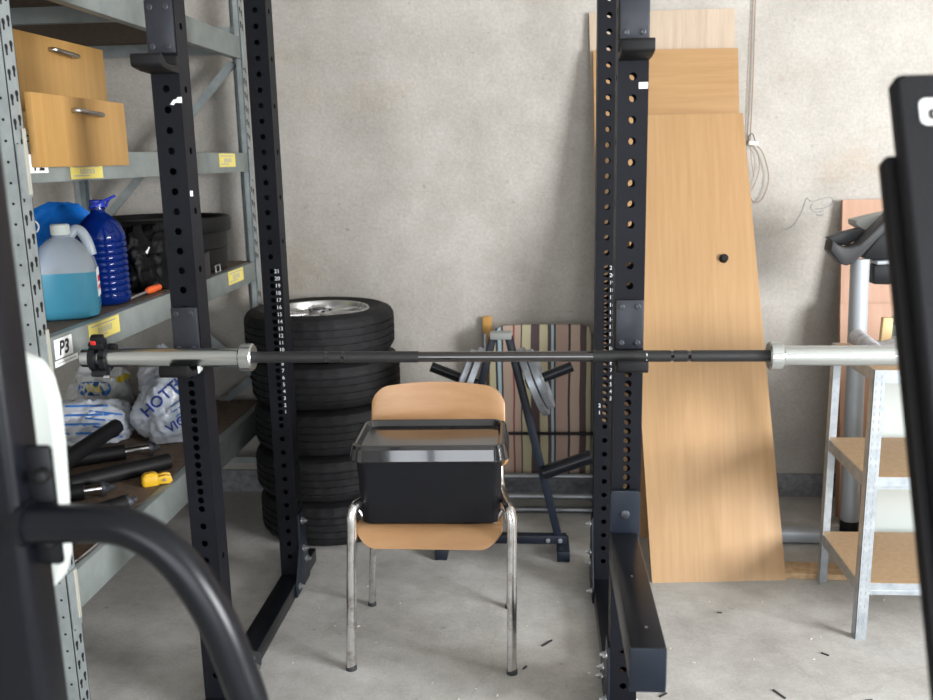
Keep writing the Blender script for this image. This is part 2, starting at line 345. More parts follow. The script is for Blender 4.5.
# ------------------------------------------------------------------ power rack
RK = thing('power_rack', (-.35, 2.73, 0), 'tall black steel power rack with hole-punched uprights standing around the chair', 'power rack')
W = .0735
FX = (-.931, .2265); FY = 2.3475; BY = 3.1475
def upright(x, y, z0, z1):
    zs = []; z = z1-.06
    while z > z0+.03:
        zs.append(z); z -= .0254 if .655 < z <= 1.215 else .0508
    b = B(); bm = b.bm; h = W/2; t = .003; rad = .0092
    def skin(holes, org, ux, nrm):
        """one tube wall along z with holes; org = axis point of the wall, ux across, nrm outward"""
        ux = Vector(ux); nrm = Vector(nrm); hs = sorted(holes)
        cuts = [z0]+[(a+c)/2 for a, c in zip(hs, hs[1:])]+[z1]
        def P(u, z, d): return bm.verts.new(Vector((org[0], org[1], 0))+ux*u+nrm*(h-d)+Vector((0,0,z)))
        for i, hz in enumerate(hs):
            lo = cuts[i]; hi = cuts[i+1]
            # keep the hole's cell small and fill the rest, so cells stay regular
            l2 = max(lo, hz-.0125); h2 = min(hi, hz+.0125)
            for d, hw in ((0, h), (t, h-t)):
                for a, c in ((lo, l2), (h2, hi)):
                    if c-a > 1e-5: bm.faces.new((P(-hw,a,d), P(hw,a,d), P(hw,c,d), P(-hw,c,d)))
            rings = []
            for d, hw in ((0, h), (t, h-t)):
                sq = []
                cs = [(-hw,l2),(hw,l2),(hw,h2),(-hw,h2)]
                for k in range(4):
                    p, q = cs[k], cs[(k+1) % 4]
                    for j in range(4): sq.append((p[0]+(q[0]-p[0])*j/4, p[1]+(q[1]-p[1])*j/4))
                S = [P(u, z, d) for u, z in sq]
                Q = [P(rad*math.cos(R(225+22.5*k)), hz+rad*math.sin(R(225+22.5*k)), d) for k in range(16)]
                for k in range(16): bm.faces.new((S[k], S[(k+1) % 16], Q[(k+1) % 16], Q[k]))
                rings.append(Q)
            for k in range(16): bm.faces.new((rings[0][k], rings[0][(k+1) % 16], rings[1][(k+1) % 16], rings[1][k]))
    side = [q for i, q in enumerate(zs) if i % 3 == 1 and (q > 1.22 or q < .6)]
    skin(zs, (x, y), (1,0,0), (0,-1,0)); skin(zs, (x, y), (-1,0,0), (0,1,0)); skin(side, (x, y), (0,1,0), (1,0,0)); skin(side, (x, y), (0,-1,0), (-1,0,0))
    bmesh.ops.remove_doubles(bm, verts=bm.verts, dist=1e-5)
    return b.build('upright', M['black_coat'], RK, 0), zs
UP = []
for x in FX:
    for y in (FY, BY):
        o, zs = upright(x, y, .055, 2.32); UP.append((o, x, y, zs))
for o, x, y, zs in UP:
    if y == BY:                            # printed hole numbers on the rear uprights
        b = B(); b2 = B(); num = 1
        for z in sorted(q for q in zs if .66 < q < 1.20):
            dx = -.019 if (num < 3 and x > 0) else .019
            (b2 if dx < 0 else b).text(str(num), .019, FRONT((x+dx, y-W/2-.0006, z)), .0003); num += 1
        b.build('number_lettering', M['num_white'], o, 0)
        if len(b2.bm.verts): b2.build('number_lettering', M['num_white'], o, 0)
    else:
        if x < 0:
            b = B(); b.prism([(-.030,-.008),(-.022,-.010),(-.016,-.004),(.0012,-.005),(.0012,.010),(-.010,.009),(-.013,.004),(-.02,.004)], .0012, FRONT((x+W/2+.0005, y-W/2-.0001, 1.722))); b.build('tape_patch', M['white_paper'], o, 0, 'torn white tape patch')
            b = B(); b.box((x+W/2+.0007, y-W/2+.016, 1.492), (.0012, .016, .014)); b.build('tape_patch', M['white_paper'], o, 0, 'small white tape patch')
        else:
            b = B(); b.box((x+W/2-.0125, y-W/2-.0007, 1.730), (.022, .0012, .015)); b.build('tape_patch', M['white_paper'], o, 0, 'white tape patch')
for x in FX:
    b = B(); b.box((x, 2.72, .0275), (.0735, 1.26, .055), None, .004); b.build('base_rail', M['black_gloss'], RK)
    b = B(); b.box((x, 2.7475, 2.29), (.0735, .724, .0735), None, .004); b.build('top_rail', M['black_coat'], RK)
for y in (FY, BY):
    b = B(); b.box((sum(FX)/2, y, 2.29), (FX[1]-FX[0]-W, .0735, .0735), None, .004); b.build('crossmember', M['black_coat'], RK)
for x, sx in ((FX[0], 1), (FX[1], -1)):
    for y, pts, bl in ((BY, [(-.115,.0),(.075,.0),(.075,.05),(.036,.24),(.030,.29),(-.036,.29),(-.045,.16),(-.115,.04)], [(-.0,.255),(.0,.145),(.03,.09),(-.08,.03)]),
                       (FY, [(-.075,.0),(.24,.0),(.24,.04),(.075,.15),(.036,.24),(-.036,.24),(-.04,.06)], [(.0,.20),(.12,.09),(.17,.03),(.0,.06)])):
        xf = x+sx*W/2
        b = B(); b.prism(pts, .006, Matrix.Translation((xf if sx > 0 else xf-.006, y, 0)) @ Matrix(((0,0,1),(1,0,0),(0,1,0))).to_4x4(), .001)
        g = b.build('gusset_plate', M['black_coat_blue'], RK)
        for (dy, z) in bl:
            b = B(); p = Vector((xf+sx*.006, y+dy, z)); d = Vector((sx,0,0))
            b.cyl(p, p+d*.003, .0135, n=20); b.cyl(p+d*.003, p+d*.012, .010, n=6); b.cyl(p+d*.012, p+d*.020, .0055, n=10); b.build('bolt', M['bolt'], g)
            b = B(); p = Vector((x-sx*W/2, y+dy, z)); d = Vector((-sx,0,0))
            if y == BY or dy == 0: b.cyl(p, p+d*.008, .009, .006, 12); b.build('bolt', M['bolt'], g)

# ------------------------------------------------------------------ j cups on the front uprights (same cup, four times)
def make_cup(loc, label):
    t = thing('j_cup', loc, label, 'rack hook', 'cup hooks on the front uprights of the rack')
    # origin: on the upright's front face at the cup floor
    b = L(); b.box((0, -.006, .091), (.070, .012, .126), None, .003); pl = b.build('mounting_plate', M['plate_metal'], t)
    for sx in (-1, 1):
        for z in (.044, .137):
            b = L(); b.lathe([(0,.0),(.0075,.0),(.0075,.0025),(.0045,.0035),(.0042,.0015),(0,.0015)], 18, Matrix.Translation((sx*.020, -.0118, z)) @ Matrix.Rotation(R(90), 4, 'X')); b.build('bolt', M['bolt_dark'], pl)
    b = L(); b.prism([(0,-.020),(0,.022),(-.012,.022),(-.014,0),(-.030,-.002),(-.046,-.003),(-.075,-.002),(-.098,.016),(-.106,.020),(-.112,.014),(-.112,-.006),(-.106,-.012),(-.060,-.018)], .076,
            Matrix.Translation((-.038, 0, 0)) @ Matrix(((0,0,1),(1,0,0),(0,1,0))).to_4x4(), .0025); b.build('cup', M['rubber_smooth'], t)
    b = L(); b.box((0, .030, .091), (.016, .05, .016), None, .002); b.build('locking_pin', M['bolt_dark'], t)
    b = L(); b.box((.0395, -.030, .006), (.003, .036, .040), (R(6), 0, R(3)), .0012); b.build('liner', M['white_plastic'], t, 35, 'white plastic liner')
    return t
fy = FY-W/2
cup = make_cup((FX[1], fy, 1.808), 'black hook with bolted plate at the top of the upright beside the leaning wood boards')
for loc, lab in (((FX[0], fy, 1.808), 'black hook with bolted plate at the top of the upright beside the drawers'),
                 ((FX[1], fy, 1.056), 'black hook on the upright beside the leaning boards, under the dark barbell shaft'),
                 ((FX[0], fy, 1.045), 'black hook under the silver barbell sleeve, on the upright beside the shelf')):
    c = copy_tree(cup); c.location = loc; c['label'] = lab
for c in [o for o in C.objects if o.name.startswith('j_cup') and o.location.z > 1.5]:
    for ch in [q for q in c.children if q.name.startswith('liner')]: bpy.data.objects.remove(ch)

# ------------------------------------------------------------------ spotter arm
t = thing('spotter_arm', (.218, 2.30, .50), 'long black box-section safety arm sticking forward from the upright beside the boards', 'safety arm')
b = B(); b.box((.218, 1.995, .5455), (.073, .585, .090), None, .004); arm = b.build('arm_tube', M['black_gloss'], t)
b = B(); b.box((.2155, 1.700, .5455), (.0745, .006, .098), None, .0025); b.build('end_plate', M['black_coat_blue'], t)
b = B(); b.prism(rrect(.078, .22, .012), .012, FRONT((.2225, 2.304, .595)) , .001); br = b.build('bracket', M['black_coat_blue'], t)
b = B(); b.lathe([(0,0),(.012,0),(.012,.002),(.008,.004),(0,.004)], 20, Matrix.Translation((.2225, 2.2915, .640)) @ Matrix.Rotation(R(90), 4, 'X')); b.build('bolt', M['bolt_dark'], br)
for p in ((.215, 2.03, .5907), (.222, 1.79, .5907)):
    b = B(); b.cyl(p, (p[0], p[1], p[2]+.0015), .003, n=10); b.build('rivet', M['bolt'], arm)

# ------------------------------------------------------------------ barbell
BYc, BZ = 2.276, 1.0705
bb = thing('barbell', (-.09, BYc, BZ), 'long barbell with dark shaft and silver sleeves lying across the rack hooks', 'barbell')
cx = -.088
def bcyl(n, x0, x1, r, m, p=bb, k=28, lab=None, ch=.0):
    b = B()
    if ch: b.lathe([(0,x0),(r-ch,x0),(r,x0+ch),(r,x1-ch),(r-ch,x1),(0,x1)], k, Matrix.Translation((0,BYc,BZ)) @ Matrix(((0,0,1),(1,0,0),(0,1,0))).to_4x4())
    else: b.cyl((x0,BYc,BZ), (x1,BYc,BZ), r, n=k)
    return b.build(n, m, p, 35, lab)
bcyl('shaft', cx-.66, cx+.66, .0136, M['bar_black'])
for s in (-1, 1):
    x0, x1 = sorted((cx+s*.222, cx+s*.63))
    g = None
    for a, c in ((.222,.415),(.423,.457),(.465,.657)):
        y0, y1 = sorted((cx+s*a, cx+s*c)); g = bcyl('knurled_grip', y0, y1, .0148, M['knurl'])
    x0, x1 = sorted((cx+s*.655, cx+s*.690)); bcyl('collar', x0, x1, .036, M['steel'], lab='silver collar ring', ch=.004)
    x0, x1 = sorted((cx+s*.69, cx+s*1.118)); bcyl('sleeve', x0, x1, .025, M['steel'], lab='silver sleeve', ch=.003, k=40)
    x0, x1 = sorted((cx+s*1.117, cx+s*1.121)); bcyl('end_cap', x0, x1, .019, M['bolt_dark'])
# clip on the left sleeve
t = thing('barbell_clip', (-1.155, BYc, BZ), 'black plastic barbell clip with red button on the silver sleeve end', 'barbell clip')
MX = Matrix.Translation((-1.155, BYc, BZ)) @ Matrix(((0,0,1),(1,0,0),(0,1,0))).to_4x4()
b = B()
P1 = [(.036*math.cos(a), .036*math.sin(a)) for a in [R(20+320*k/30) for k in range(31)]]; P2 = [(.0255*math.cos(a), .0255*math.sin(a)) for a in [R(20+320*k/30) for k in range(31)]]
for z0 in (-.022, .006):
    for k in range(30): b.prism([P1[k], P1[k+1], P2[k+1], P2[k]], .016, MX @ Matrix.Translation((0,0,z0)))
bmesh.ops.remove_doubles(b.bm, verts=b.bm.verts, dist=1e-5)
b.build('clamp_ring', M['black_plastic'], t)
b = B(); b.box((-1.155, BYc-.012, BZ+.040), (.040, .034, .020), (R(18),0,0), .005); b.box((-1.150, BYc-.020, BZ+.052), (.034, .022, .026), (R(24),0,R(6)), .005); b.box((-1.125, BYc+.010, BZ+.028), (.022, .02, .014), (R(-30),0,0), .003); b.build('lever', M['black_plastic'], t)
b = B(); b.box((-1.158, BYc-.030, BZ+.046), (.014, .006, .012), (R(24),0,0), .002); b.build('button', M['red'], t, 35, 'red button')
b = B(); b.box((-1.155, BYc-.012, BZ-.040), (.042, .026, .018), (R(-14),0,0), .004); b.build('hinge_block', M['black_plastic'], t)
b = B(); b.cyl((-1.139, BYc-.026, BZ-.046), (-1.122, BYc-.026, BZ-.046), .006, n=14); b.build('hinge_pin', M['bolt'], t)

# ------------------------------------------------------------------ chair with the crate
ch = thing('chair', (-.342, 2.75, 0), 'chair with beech plywood seat and back on worn chrome legs, holding the crate', 'chair')
cx = -.342
def sheet(name, m, f, nu, nv, th, parent):
    """curved ply sheet: f(u,v)->point for u,v in 0..1, outline handled by f; solid thickness th"""
    b = B(); bm = b.bm; G = [[Vector(f(i/nu, j/nv)) for j in range(nv+1)] for i in range(nu+1)]
    def nrm(i, j):
        a = G[min(i+1,nu)][j]-G[max(i-1,0)][j]; c = G[i][min(j+1,nv)]-G[i][max(j-1,0)]; n = a.cross(c); return n.normalized() if n.length > 1e-9 else Vector((0,0,1))
    T = [[bm.verts.new(G[i][j]) for j in range(nv+1)] for i in range(nu+1)]
    U = [[bm.verts.new(G[i][j]-nrm(i,j)*th) for j in range(nv+1)] for i in range(nu+1)]
    for i in range(nu):
        for j in range(nv):
            bm.faces.new((T[i][j], T[i+1][j], T[i+1][j+1], T[i][j+1])); bm.faces.new((U[i][j], U[i][j+1], U[i+1][j+1], U[i+1][j]))
    for i in range(nu):
        bm.faces.new((T[i+1][0], T[i][0], U[i][0], U[i+1][0])); bm.faces.new((T[i][nv], T[i+1][nv], U[i+1][nv], U[i][nv]))
    for j in range(nv):
        bm.faces.new((T[0][j], T[0][j+1], U[0][j+1], U[0][j])); bm.faces.new((T[nu][j+1], T[nu][j], U[nu][j], U[nu][j+1]))
    bmesh.ops.recalc_face_normals(bm, faces=bm.faces)
    return b.build(name, m, parent, 50)
def superell(v, r, n=3.0): return (1-abs(v)**n)**(1/n) if abs(v) < 1 else 0
def rcorner(d, r):                         # how far a rounded corner of radius r pulls back at distance d from the edge
    return 0 if d >= r else r-math.sqrt(max(0, r*r-(r-d)**2))
def seat_f(u, v):
    # v 0 front .. 1 back ; rounded corners, rolled-down front edge
    v = v**1.9; d = v*.40; y = 2.552+d
    fr = max(0, 1-d/.075); w = .228-.012*v-rcorner(d, .07)-rcorner(.40-d, .04)
    x = cx+(u-.5)*2*w
    z = .462-.052*fr**2-.008*math.sin(PI*min(1,max(0,(v-.2)/.8)))
    return (x, y+.012*fr**2, z)
sheet('seat', M['chair_ply'], seat_f, 28, 40, .013, ch)
def back_f(u, v):
    # v 0 bottom .. 1 top
    a = math.sin((u-.5)*PI); wv = .231; d = (1-abs(a))*wv
    ztop = .812-.018*abs(a)**2-rcorner(d, .062); zbot = .530+rcorner(d, .03)
    z = zbot+v*(ztop-zbot)
    return (cx-.008+a*wv, 2.997+.055*v-.034*abs(a)**2, z)
sheet('backrest', M['chair_ply'], back_f, 64, 18, .012, ch)
for s in (-1, 1):
    fx0 = cx+s*.2525; rx0 = cx-.262 if s < 0 else -.112; fx = -.571 if s < 0 else -.085
    P = [(fx0,2.57,.006),(fx0+(fx-fx0)*.6,2.572,.30),(fx,2.574,.485)]+[tuple(q) for q in bez([(fx,2.576,.505),(fx-s*.004,2.584,.527),(fx-s*.010,2.604,.534),(fx-s*.020,2.66,.527)],4)]+[(fx-s*.042,2.85,.492),(fx-s*.050,2.93,.474)]
    b = B(); b.tube(P, .0172, 14, flat=.72); b.build('leg', M['chrome_worn'], ch)
    b = B(); b.cyl((fx0,2.57,0), (fx0,2.57,.012), .0178, .0172, 14); b.build('foot_cap', M['dark_grey'], ch)
    rx = cx+s*.262
    P = [(rx0,2.99,.006),(rx-s*.02,2.965,.25),(rx-s*.047,2.94,.45),(rx-s*.054,2.965,.50),(rx-s*.058,3.005,.60),(cx+s*.203,3.045,.74)]
    b = B(); b.tube(bez(P,5), .0135, 12, flat=.8); b.build('leg', M['chrome_worn'], ch)
    b = B(); b.cyl((rx0,2.99,0), (rx0,2.99,.012), .0150, .0145, 14); b.build('foot_cap', M['dark_grey'], ch)
for y in (2.66, 2.88):
    b = B(); b.tube([(cx-.226,y,.500 if y<2.7 else .466),(cx-.19,y,.442),(cx-.1,y,.436),(cx+.1,y,.436),(cx+.19,y,.442),(cx+.226,y,.500 if y<2.7 else .466)], .009, 10); b.build('seat_rail', M['chrome_worn'], ch)

cr = thing('storage_crate', (-.342, 2.74, .462), 'black plastic storage box with glossy lid standing on the wooden chair', 'storage box')
RZ = Matrix.Translation((-.342,2.745,.462)) @ Matrix.Rotation(R(2.0), 4, 'Z')
def rr_loft(b, secs, n=6, M_=None, close=True):
    """loft of rounded rectangles: list of (w, d, r, z)"""
    t = bmesh.new(); rings = [[t.verts.new((x, y, z)) for x, y in rrect(w, d, r, n)] for w, d, r, z in secs]; k = len(rings[0])
    for a, c in zip(rings, rings[1:]):
        for i in range(k): t.faces.new((a[i], a[(i+1) % k], c[(i+1) % k], c[i]))
    if close: t.faces.new(rings[0][::-1]); t.faces.new(rings[-1])
    bmesh.ops.recalc_face_normals(t, faces=t.faces); b.merge(t, M_); return b
b = B(); rr_loft(b, [(.416,.215,.03,.001),(.430,.228,.034,.006),(.446,.268,.036,.200),(.448,.270,.036,.222),(.466,.288,.04,.224),(.466,.288,.04,.236),(.452,.274,.04,.238)], 6, RZ); b.build('box_body', M['crate_black'], cr)
b = B(); rr_loft(b, [(.490,.320,.05,.216),(.486,.316,.05,.219),(.473,.303,.045,.252),(.464,.292,.042,.262),(.448,.278,.038,.264),(.436,.266,.034,.262),(.420,.250,.028,.246),(.395,.215,.024,.2455)], 7, RZ); b.build('lid', M['lid_black'], cr, 16)
# ------------------------------------------------------------------ tyres
def tyre_mesh(b, rad=.314, w=.193, rin=.205):
    hw = w/2; pf = []
    # outer profile from inner bead over the tread to the other bead
    pts = [(rin,-.07),(rin+.012,-hw+.012),(rin+.05,-hw+.002),(rad-.035,-hw+.006),(rad-.014,-hw+.016),(rad-.004,-hw+.032)]
    for g in (-.045,-.015,.015,.045):
        pts += [(rad,g-.006),(rad,g-.0045),(rad-.007,g-.0035),(rad-.007,g+.0035),(rad,g+.0045),(rad,g+.006)]
    pts += [(rad-.004,hw-.032),(rad-.014,hw-.016),(rad-.035,hw-.006),(rad-.050,hw-.003),(rad-.053,hw-.005),(rin+.05,hw-.002),(rin+.012,hw-.012),(rin,.07),(rin+.03,.06),(rad-.025,.05),(rad-.025,-.05),(rin+.03,-.06)]
    b.lathe(pts, 96, None, True)
    bmesh.ops.recalc_face_normals(b.bm, faces=b.bm.faces)
    # shallow slanted tread cuts
    for v in b.bm.verts:
        r = math.hypot(v.co.x, v.co.y)
        if r > rad-.006 or (rad-.016 < r and abs(v.co.z) > .05):
            k = round(math.atan2(v.co.y, v.co.x)/(2*PI)*96)
            if (k+(1 if v.co.z > 0 else 0)) % 3 == 0: v.co.x *= (r-.0045)/r; v.co.y *= (r-.0045)/r
    return b
TY = [(-.905,3.752,0,'bottom tyre of the stack, standing on the floor',.312),(-.914,3.748,.194,'second tyre from the floor in the stack',.316),(-.908,3.752,.388,'middle tyre of the stack of five',.316),
      (-.910,3.748,.582,'second from the top of the stack, under the wheel',.318)]
tyre_proto = None
GR = 'black car tyres stacked in front of the wall'
for i, (x, y, z, lab, r) in enumerate(TY):
    if tyre_proto is None:
        b = L(); tyre_mesh(b); tyre_proto = o = b.build('car_tyre', M['rubber'], None, 30)
    else: o = tyre_proto.copy(); C.objects.link(o)
    o.location = (x, y, z+.0970); o.rotation_euler.z = i*1.1
    tag(o, 'black tyre, '+lab, 'tyre', GR)
t = thing('car_wheel', (-.926, 3.744, .875), 'car wheel with silver alloy rim lying on top of the tyre stack', 'car wheel')
b = L(); tyre_mesh(b, .313); b.build('tyre', M['rubber'], t, 30)
b = L(); b.lathe([(.198,-.06),(.206,-.055),(.206,.070),(.212,.080),(.208,.086),(.200,.084),(.192,.060),(.188,.02),(.188,-.06)], 72, None, True)
rim = b.build('alloy_rim', M['alloy'], t, 35)
for k in range(7):
    a = 2*PI*k/7; b = L(); Mz = Matrix.Rotation(a, 4, 'Z')
    b.prism([(.04,-.024),(.12,-.020),(.192,-.034),(.192,.034),(.12,.020),(.04,.024)], .022, Mz @ Matrix.Translation((0,0,.048)), .005); b.build('spoke', M['alloy'], rim)
b = L(); b.lathe([(0,.045),(.058,.045),(.060,.062),(.052,.072),(.036,.074),(.034,.080),(0,.081)], 36); b.build('hub', M['alloy'], rim)
b = L(); b.lathe([(0,.0805),(.030,.0805),(.028,.085),(0,.086)], 28); b.build('centre_cap', M['bolt_dark'], rim)
for k in range(5):
    a = 2*PI*k/5+.3; b = L(); b.cyl((.045*math.cos(a),.045*math.sin(a),.070), (.045*math.cos(a),.045*math.sin(a),.080), .007, n=8); b.build('lug_bolt', M['bolt_dark'], rim)
b = L(); b.lathe([(0,-.02),(.186,-.02),(.186,-.012),(0,-.012)], 40); b.build('rim_back_disc', M['rubber_smooth'], rim)  # plain black disc closing the rim behind the spokes

# ------------------------------------------------------------------ weight plate rack behind the chair
pr = thing('plate_rack', (-.15, 3.47, 0), 'dark blue A-shaped weight plate rack standing behind the wooden chair', 'weight rack')
m = M['black_coat_blue']
for s, foot in ((1, .075), (-1, -.395)):
    b = B(); b.bar((foot,3.47,.05), (-.15+s*.030,3.47,.888), .030, .042, (0,1,0), .003); b.build('leg', m, pr)
b = B(); b.box((-.15,3.47,.893), (.085,.050,.028), None, .006); b.build('top_bracket', M['mid_grey'], pr)
b = B(); b.box((-.16,3.455,.062), (.53,.04,.036), None, .004); b.build('base_bar', m, pr)
for x in (.030,.079):
    b = B(); b.cyl((x,3.436,.062), (x,3.430,.062), .009, n=18); b.cyl((x,3.430,.062), (x,3.426,.062), .006, n=6); b.build('bolt', M['bolt'], pr)
for x in (-.395,.09):
    b = B(); b.box((x,3.45,.0225), (.05,.17,.043), None, .004); b.build('foot_rail', m, pr)
for s, x0, z0, n, rr in ((1,-.052,.705,'horn',.02),(-1,-.245,.705,'horn',.02),(1,.012,.345,'horn',.027),(-1,-.31,.345,'horn',.027)):
    a = R(22 if z0 > .5 else 20); L_ = .190 if z0 > .5 else .20; p0 = Vector((x0,3.44,z0)); p1 = p0+Vector((s*math.cos(a)*L_,0,math.sin(a)*L_))
    b = B(); b.cyl(p0, p1, rr, n=20); b.build(n, M['black_gloss'], pr)
def plate(x, z, s, r, lab):
    a = R(22); ax = Vector((s*math.cos(a), 0, math.sin(a)))
    t = thing('weight_plate', (x, 3.44, z), lab, 'weight plate', 'grey weight plates on the A-shaped rack')
    Mx = ax.to_track_quat('Z','Y').to_matrix().to_4x4()
    b = L(); b.lathe([(.026,-.012),(.05,-.012),(.055,-.008),(r-.025,-.008),(r-.018,-.013),(r-.003,-.013),(r,-.010),(r,.010),(r-.003,.013),(r-.018,.013),(r-.025,.008),(.055,.008),(.05,.012),(.026,.012)], 48, Mx, True); b.build('disc', M['iron_plate'], t)
    b = L(); b.lathe([(.0205,-.013),(.0275,-.013),(.0275,.013),(.0205,.013)], 28, Mx, True); b.build('hub_ring', M['bolt'], t)
for s, x0, tags in ((1,-.052,('larger one on the horn pointing at the leaning boards','smaller one on the horn pointing at the leaning boards')),(-1,-.245,('larger one on the horn pointing at the tyre stack','smaller one on the horn pointing at the tyre stack'))):
    for k, (d, r) in enumerate(((.030,.140),(.058,.122))):
        a = R(22); plate(x0+s*math.cos(a)*d, .705+math.sin(a)*d, s, r, 'grey weight plate, '+tags[k])

# ------------------------------------------------------------------ striped folding sunbed against the wall
sb = thing('folding_sunbed', (.02, 3.98, 0), 'folded sunbed with brown striped fabric leaning on the wall behind the plate rack', 'sunbed')
b = B()
poly = [(-.235,.155),(.226,.155),(.226,.80),(.214,.832),(.18,.842),(-.10,.842),(-.165,.838),(-.20,.82),(-.222,.77)]
b.prism(poly, .022, Matrix.Translation((0,3.985,0)) @ Matrix(((1,0,0),(0,0,-1),(0,1,0))).to_4x4() @ Matrix.Shear('XY',4,(0,0)), .006)
fab = b.build('fabric', M['stripes'], sb)
for x in (-.246,.237):
    b = B(); b.tube([(x,3.97,.02),(x,3.985,.45),(x,3.99,.80)], .010, 10); b.build('side_tube', M['bed_frame'], sb)
b = B(); b.tube([(-.245,3.945,.350),(.24,3.945,.350)], .007, 10); b.build('cross_rod', M['rubber_smooth'], sb)
for z, y, r in ((.165,3.90,.012),(.085,3.86,.014),(.015,3.88,.014)):
    b = B(); b.tube([(-.40,y,z),(.31,y,z)], r, 10); b.build('cross_tube', M['bed_frame'], sb)
for x in (-.39,.30):
    b = B(); b.tube([(x,3.90,.015),(x,3.87,.165)], .010, 8); b.build('leg', M['bed_frame'], sb)
t = B(); t.bar((-.236,4.045,0), (-.238,4.10,.858), .042, .022, (0,-1,.1), .002); tag(t.build('wooden_slat', M['pine']), 'orange wooden slat standing upright against the wall beside the striped sunbed', 'wooden slat')

# ------------------------------------------------------------------ boards leaning at the wall
TR = Vector((.838, 3.965, 1.725)); BR = Vector((.914, 3.243, .0)); BL = Vector((.415, 3.201, .0)); TL = TR+(BL-BR)+Vector((0,.02,0))
t = thing('wood_board', (.66,3.22,0), 'large beech-coloured board with a black knob, frontmost of the boards leaning on the wall', 'board')
b = B(); b.hexa(BL, BR, TR, TL, .018); b.build('panel', M['beech'], t, 0)
# knob
n = (BR-BL).cross(TL-BL).normalized()
def onboard(u, v): return BL+(BR-BL)*u+(TL-BL)*v
kp = onboard(.735, .665); b = B(); b.cyl(kp, kp+n*.026, .019, .0165, 20); b.cyl(kp+n*.026, kp+n*.030, .0165, .012, 20); b.build('knob', M['rubber_smooth'], t, 35, 'black rubber knob')
TR2 = Vector((.822, 4.055, 1.990)); b = B(); b.hexa((.262,3.62,0), (.855,3.62,0), (.826,4.055,1.991), (.228,4.055,1.998), .016)
tag(b.build('wood_board', M['beech_cross'], None, 0), 'beech-coloured board with sideways grain, standing just behind the board with the knob', 'board')
b = B(); b.hexa((.285,3.88,0), (.845,3.88,0), (.816,4.100,2.155), (.212,4.100,2.156), .014)
tag(b.build('plywood_sheet', M['ply_pale'], None, 0), 'pale unfinished plywood sheet, tallest and rearmost of the leaning boards', 'board')
b = B(); b.box((1.06,3.303,.011), (.44,.105,.022), (0,0,R(-2)), .002); tag(b.build('wood_plank', M['beech_edge']), 'narrow wooden plank lying on the floor beside the leaning boards', 'plank')

# ------------------------------------------------------------------ cable on the wall
t = thing('wall_cable', (.91,4.10,1.6), 'thin brown cable hanging down the wall with connector and loose loop', 'cable')
b = B(); b.tube(bez([(.898,4.11,3.1),(.900,4.11,2.6),(.901,4.11,2.18),(.905,4.11,1.85),(.903,4.108,1.612)],6), .0022, 6); b.tube(bez([(.885,4.112,3.1),(.892,4.112,2.4),(.890,4.112,1.9),(.893,4.11,1.61)],6), .0016, 6); b.build('wire_drop', M['wire'], t)
b = B(); b.tube(bez([(.925,4.10,1.598),(.955,4.10,1.565),(.982,4.10,1.49),(.985,4.10,1.43),(.966,4.10,1.371),(.935,4.10,1.35),(.915,4.10,1.37)],6), .0022, 6); b.tube(bez([(.915,4.102,1.595),(.94,4.102,1.55),(.945,4.102,1.49),(.925,4.102,1.42),(.900,4.102,1.39)],6), .0018, 6); b.tube(bez([(.905,4.104,1.60),(.91,4.104,1.54),(.925,4.104,1.46)],6), .0014, 6); b.build('wire_loop', M['wire'], t)
b = B(); b.box((.914,4.100,1.603), (.042,.026,.018), (0,R(6),0), .003); b.build('connector', M['ivory'], t, 35, 'ivory terminal connector')
b = B(); b.tube(bez([(.895,4.096,1.60),(.893,4.09,1.632),(.908,4.09,1.642),(.922,4.095,1.612)],5), .0022, 6); b.build('wire_hook', M['bolt_dark'], t)

# ------------------------------------------------------------------ small boltless shelf at right
rs = thing('metal_shelf', (1.5,3.03,0), 'low galvanised shelf unit with three chipboard levels beside the leaning boards', 'shelf unit')
X0, X1, Y0, Y1 = 1.024, 1.92, 2.82, 3.24
def angle_post(x, y, sx, sy, h, w=.036, tt=.002):
    b = B(); b.box((x+sx*w/2, y+sy*tt/2, h/2), (w, tt, h)); b.box((x+sx*tt/2, y+sy*w/2, h/2), (tt, w, h))
    o = b.build('post', M['galv_bright'], rs, 0)
    d = B(); z = .02
    while z < h-.02:
        for k in (-.008, .008):
            d.box((x+sx*(w/2+k), y-sy*.0004, z), (.004, .001, .011))
        z += .024
    d.build('slot_pattern', M['mid_grey'], o, 0)
for x, sx in ((X0,1),(X1,-1)):
    for y, sy in ((Y0,1),(Y1,-1)): angle_post(x, y, sx, sy, .905)
for zt in (.905,.560,.200):
    dz = zt-.006
    b = B(); b.box(((X0+X1)/2,(Y0+Y1)/2,dz), (X1-X0-.008,Y1-Y0-.008,.010)); b.build('shelf_board', M['chip_light'], rs, 0)
    for y, sy in ((Y0+.003,1),(Y1-.003,-1)):
        b = B(); b.box(((X0+X1)/2,y,zt-.022), (X1-X0-.012,.002,.040)); b.box(((X0+X1)/2,y-sy*.0016,zt-.030), (X1-X0-.07,.003,.010), None, .0012); b.build('beam', M['galv_bright'], rs, 0)
    for x, sx in ((X0+.003,1),(X1-.003,-1)):
        b = B(); b.box((x,(Y0+Y1)/2,zt-.022), (.002,Y1-Y0-.012,.040)); b.build('beam', M['galv_bright'], rs, 0)
for x in (X0+.018,X1-.018):
    for y in (Y0+.018,Y1-.018):
        pass
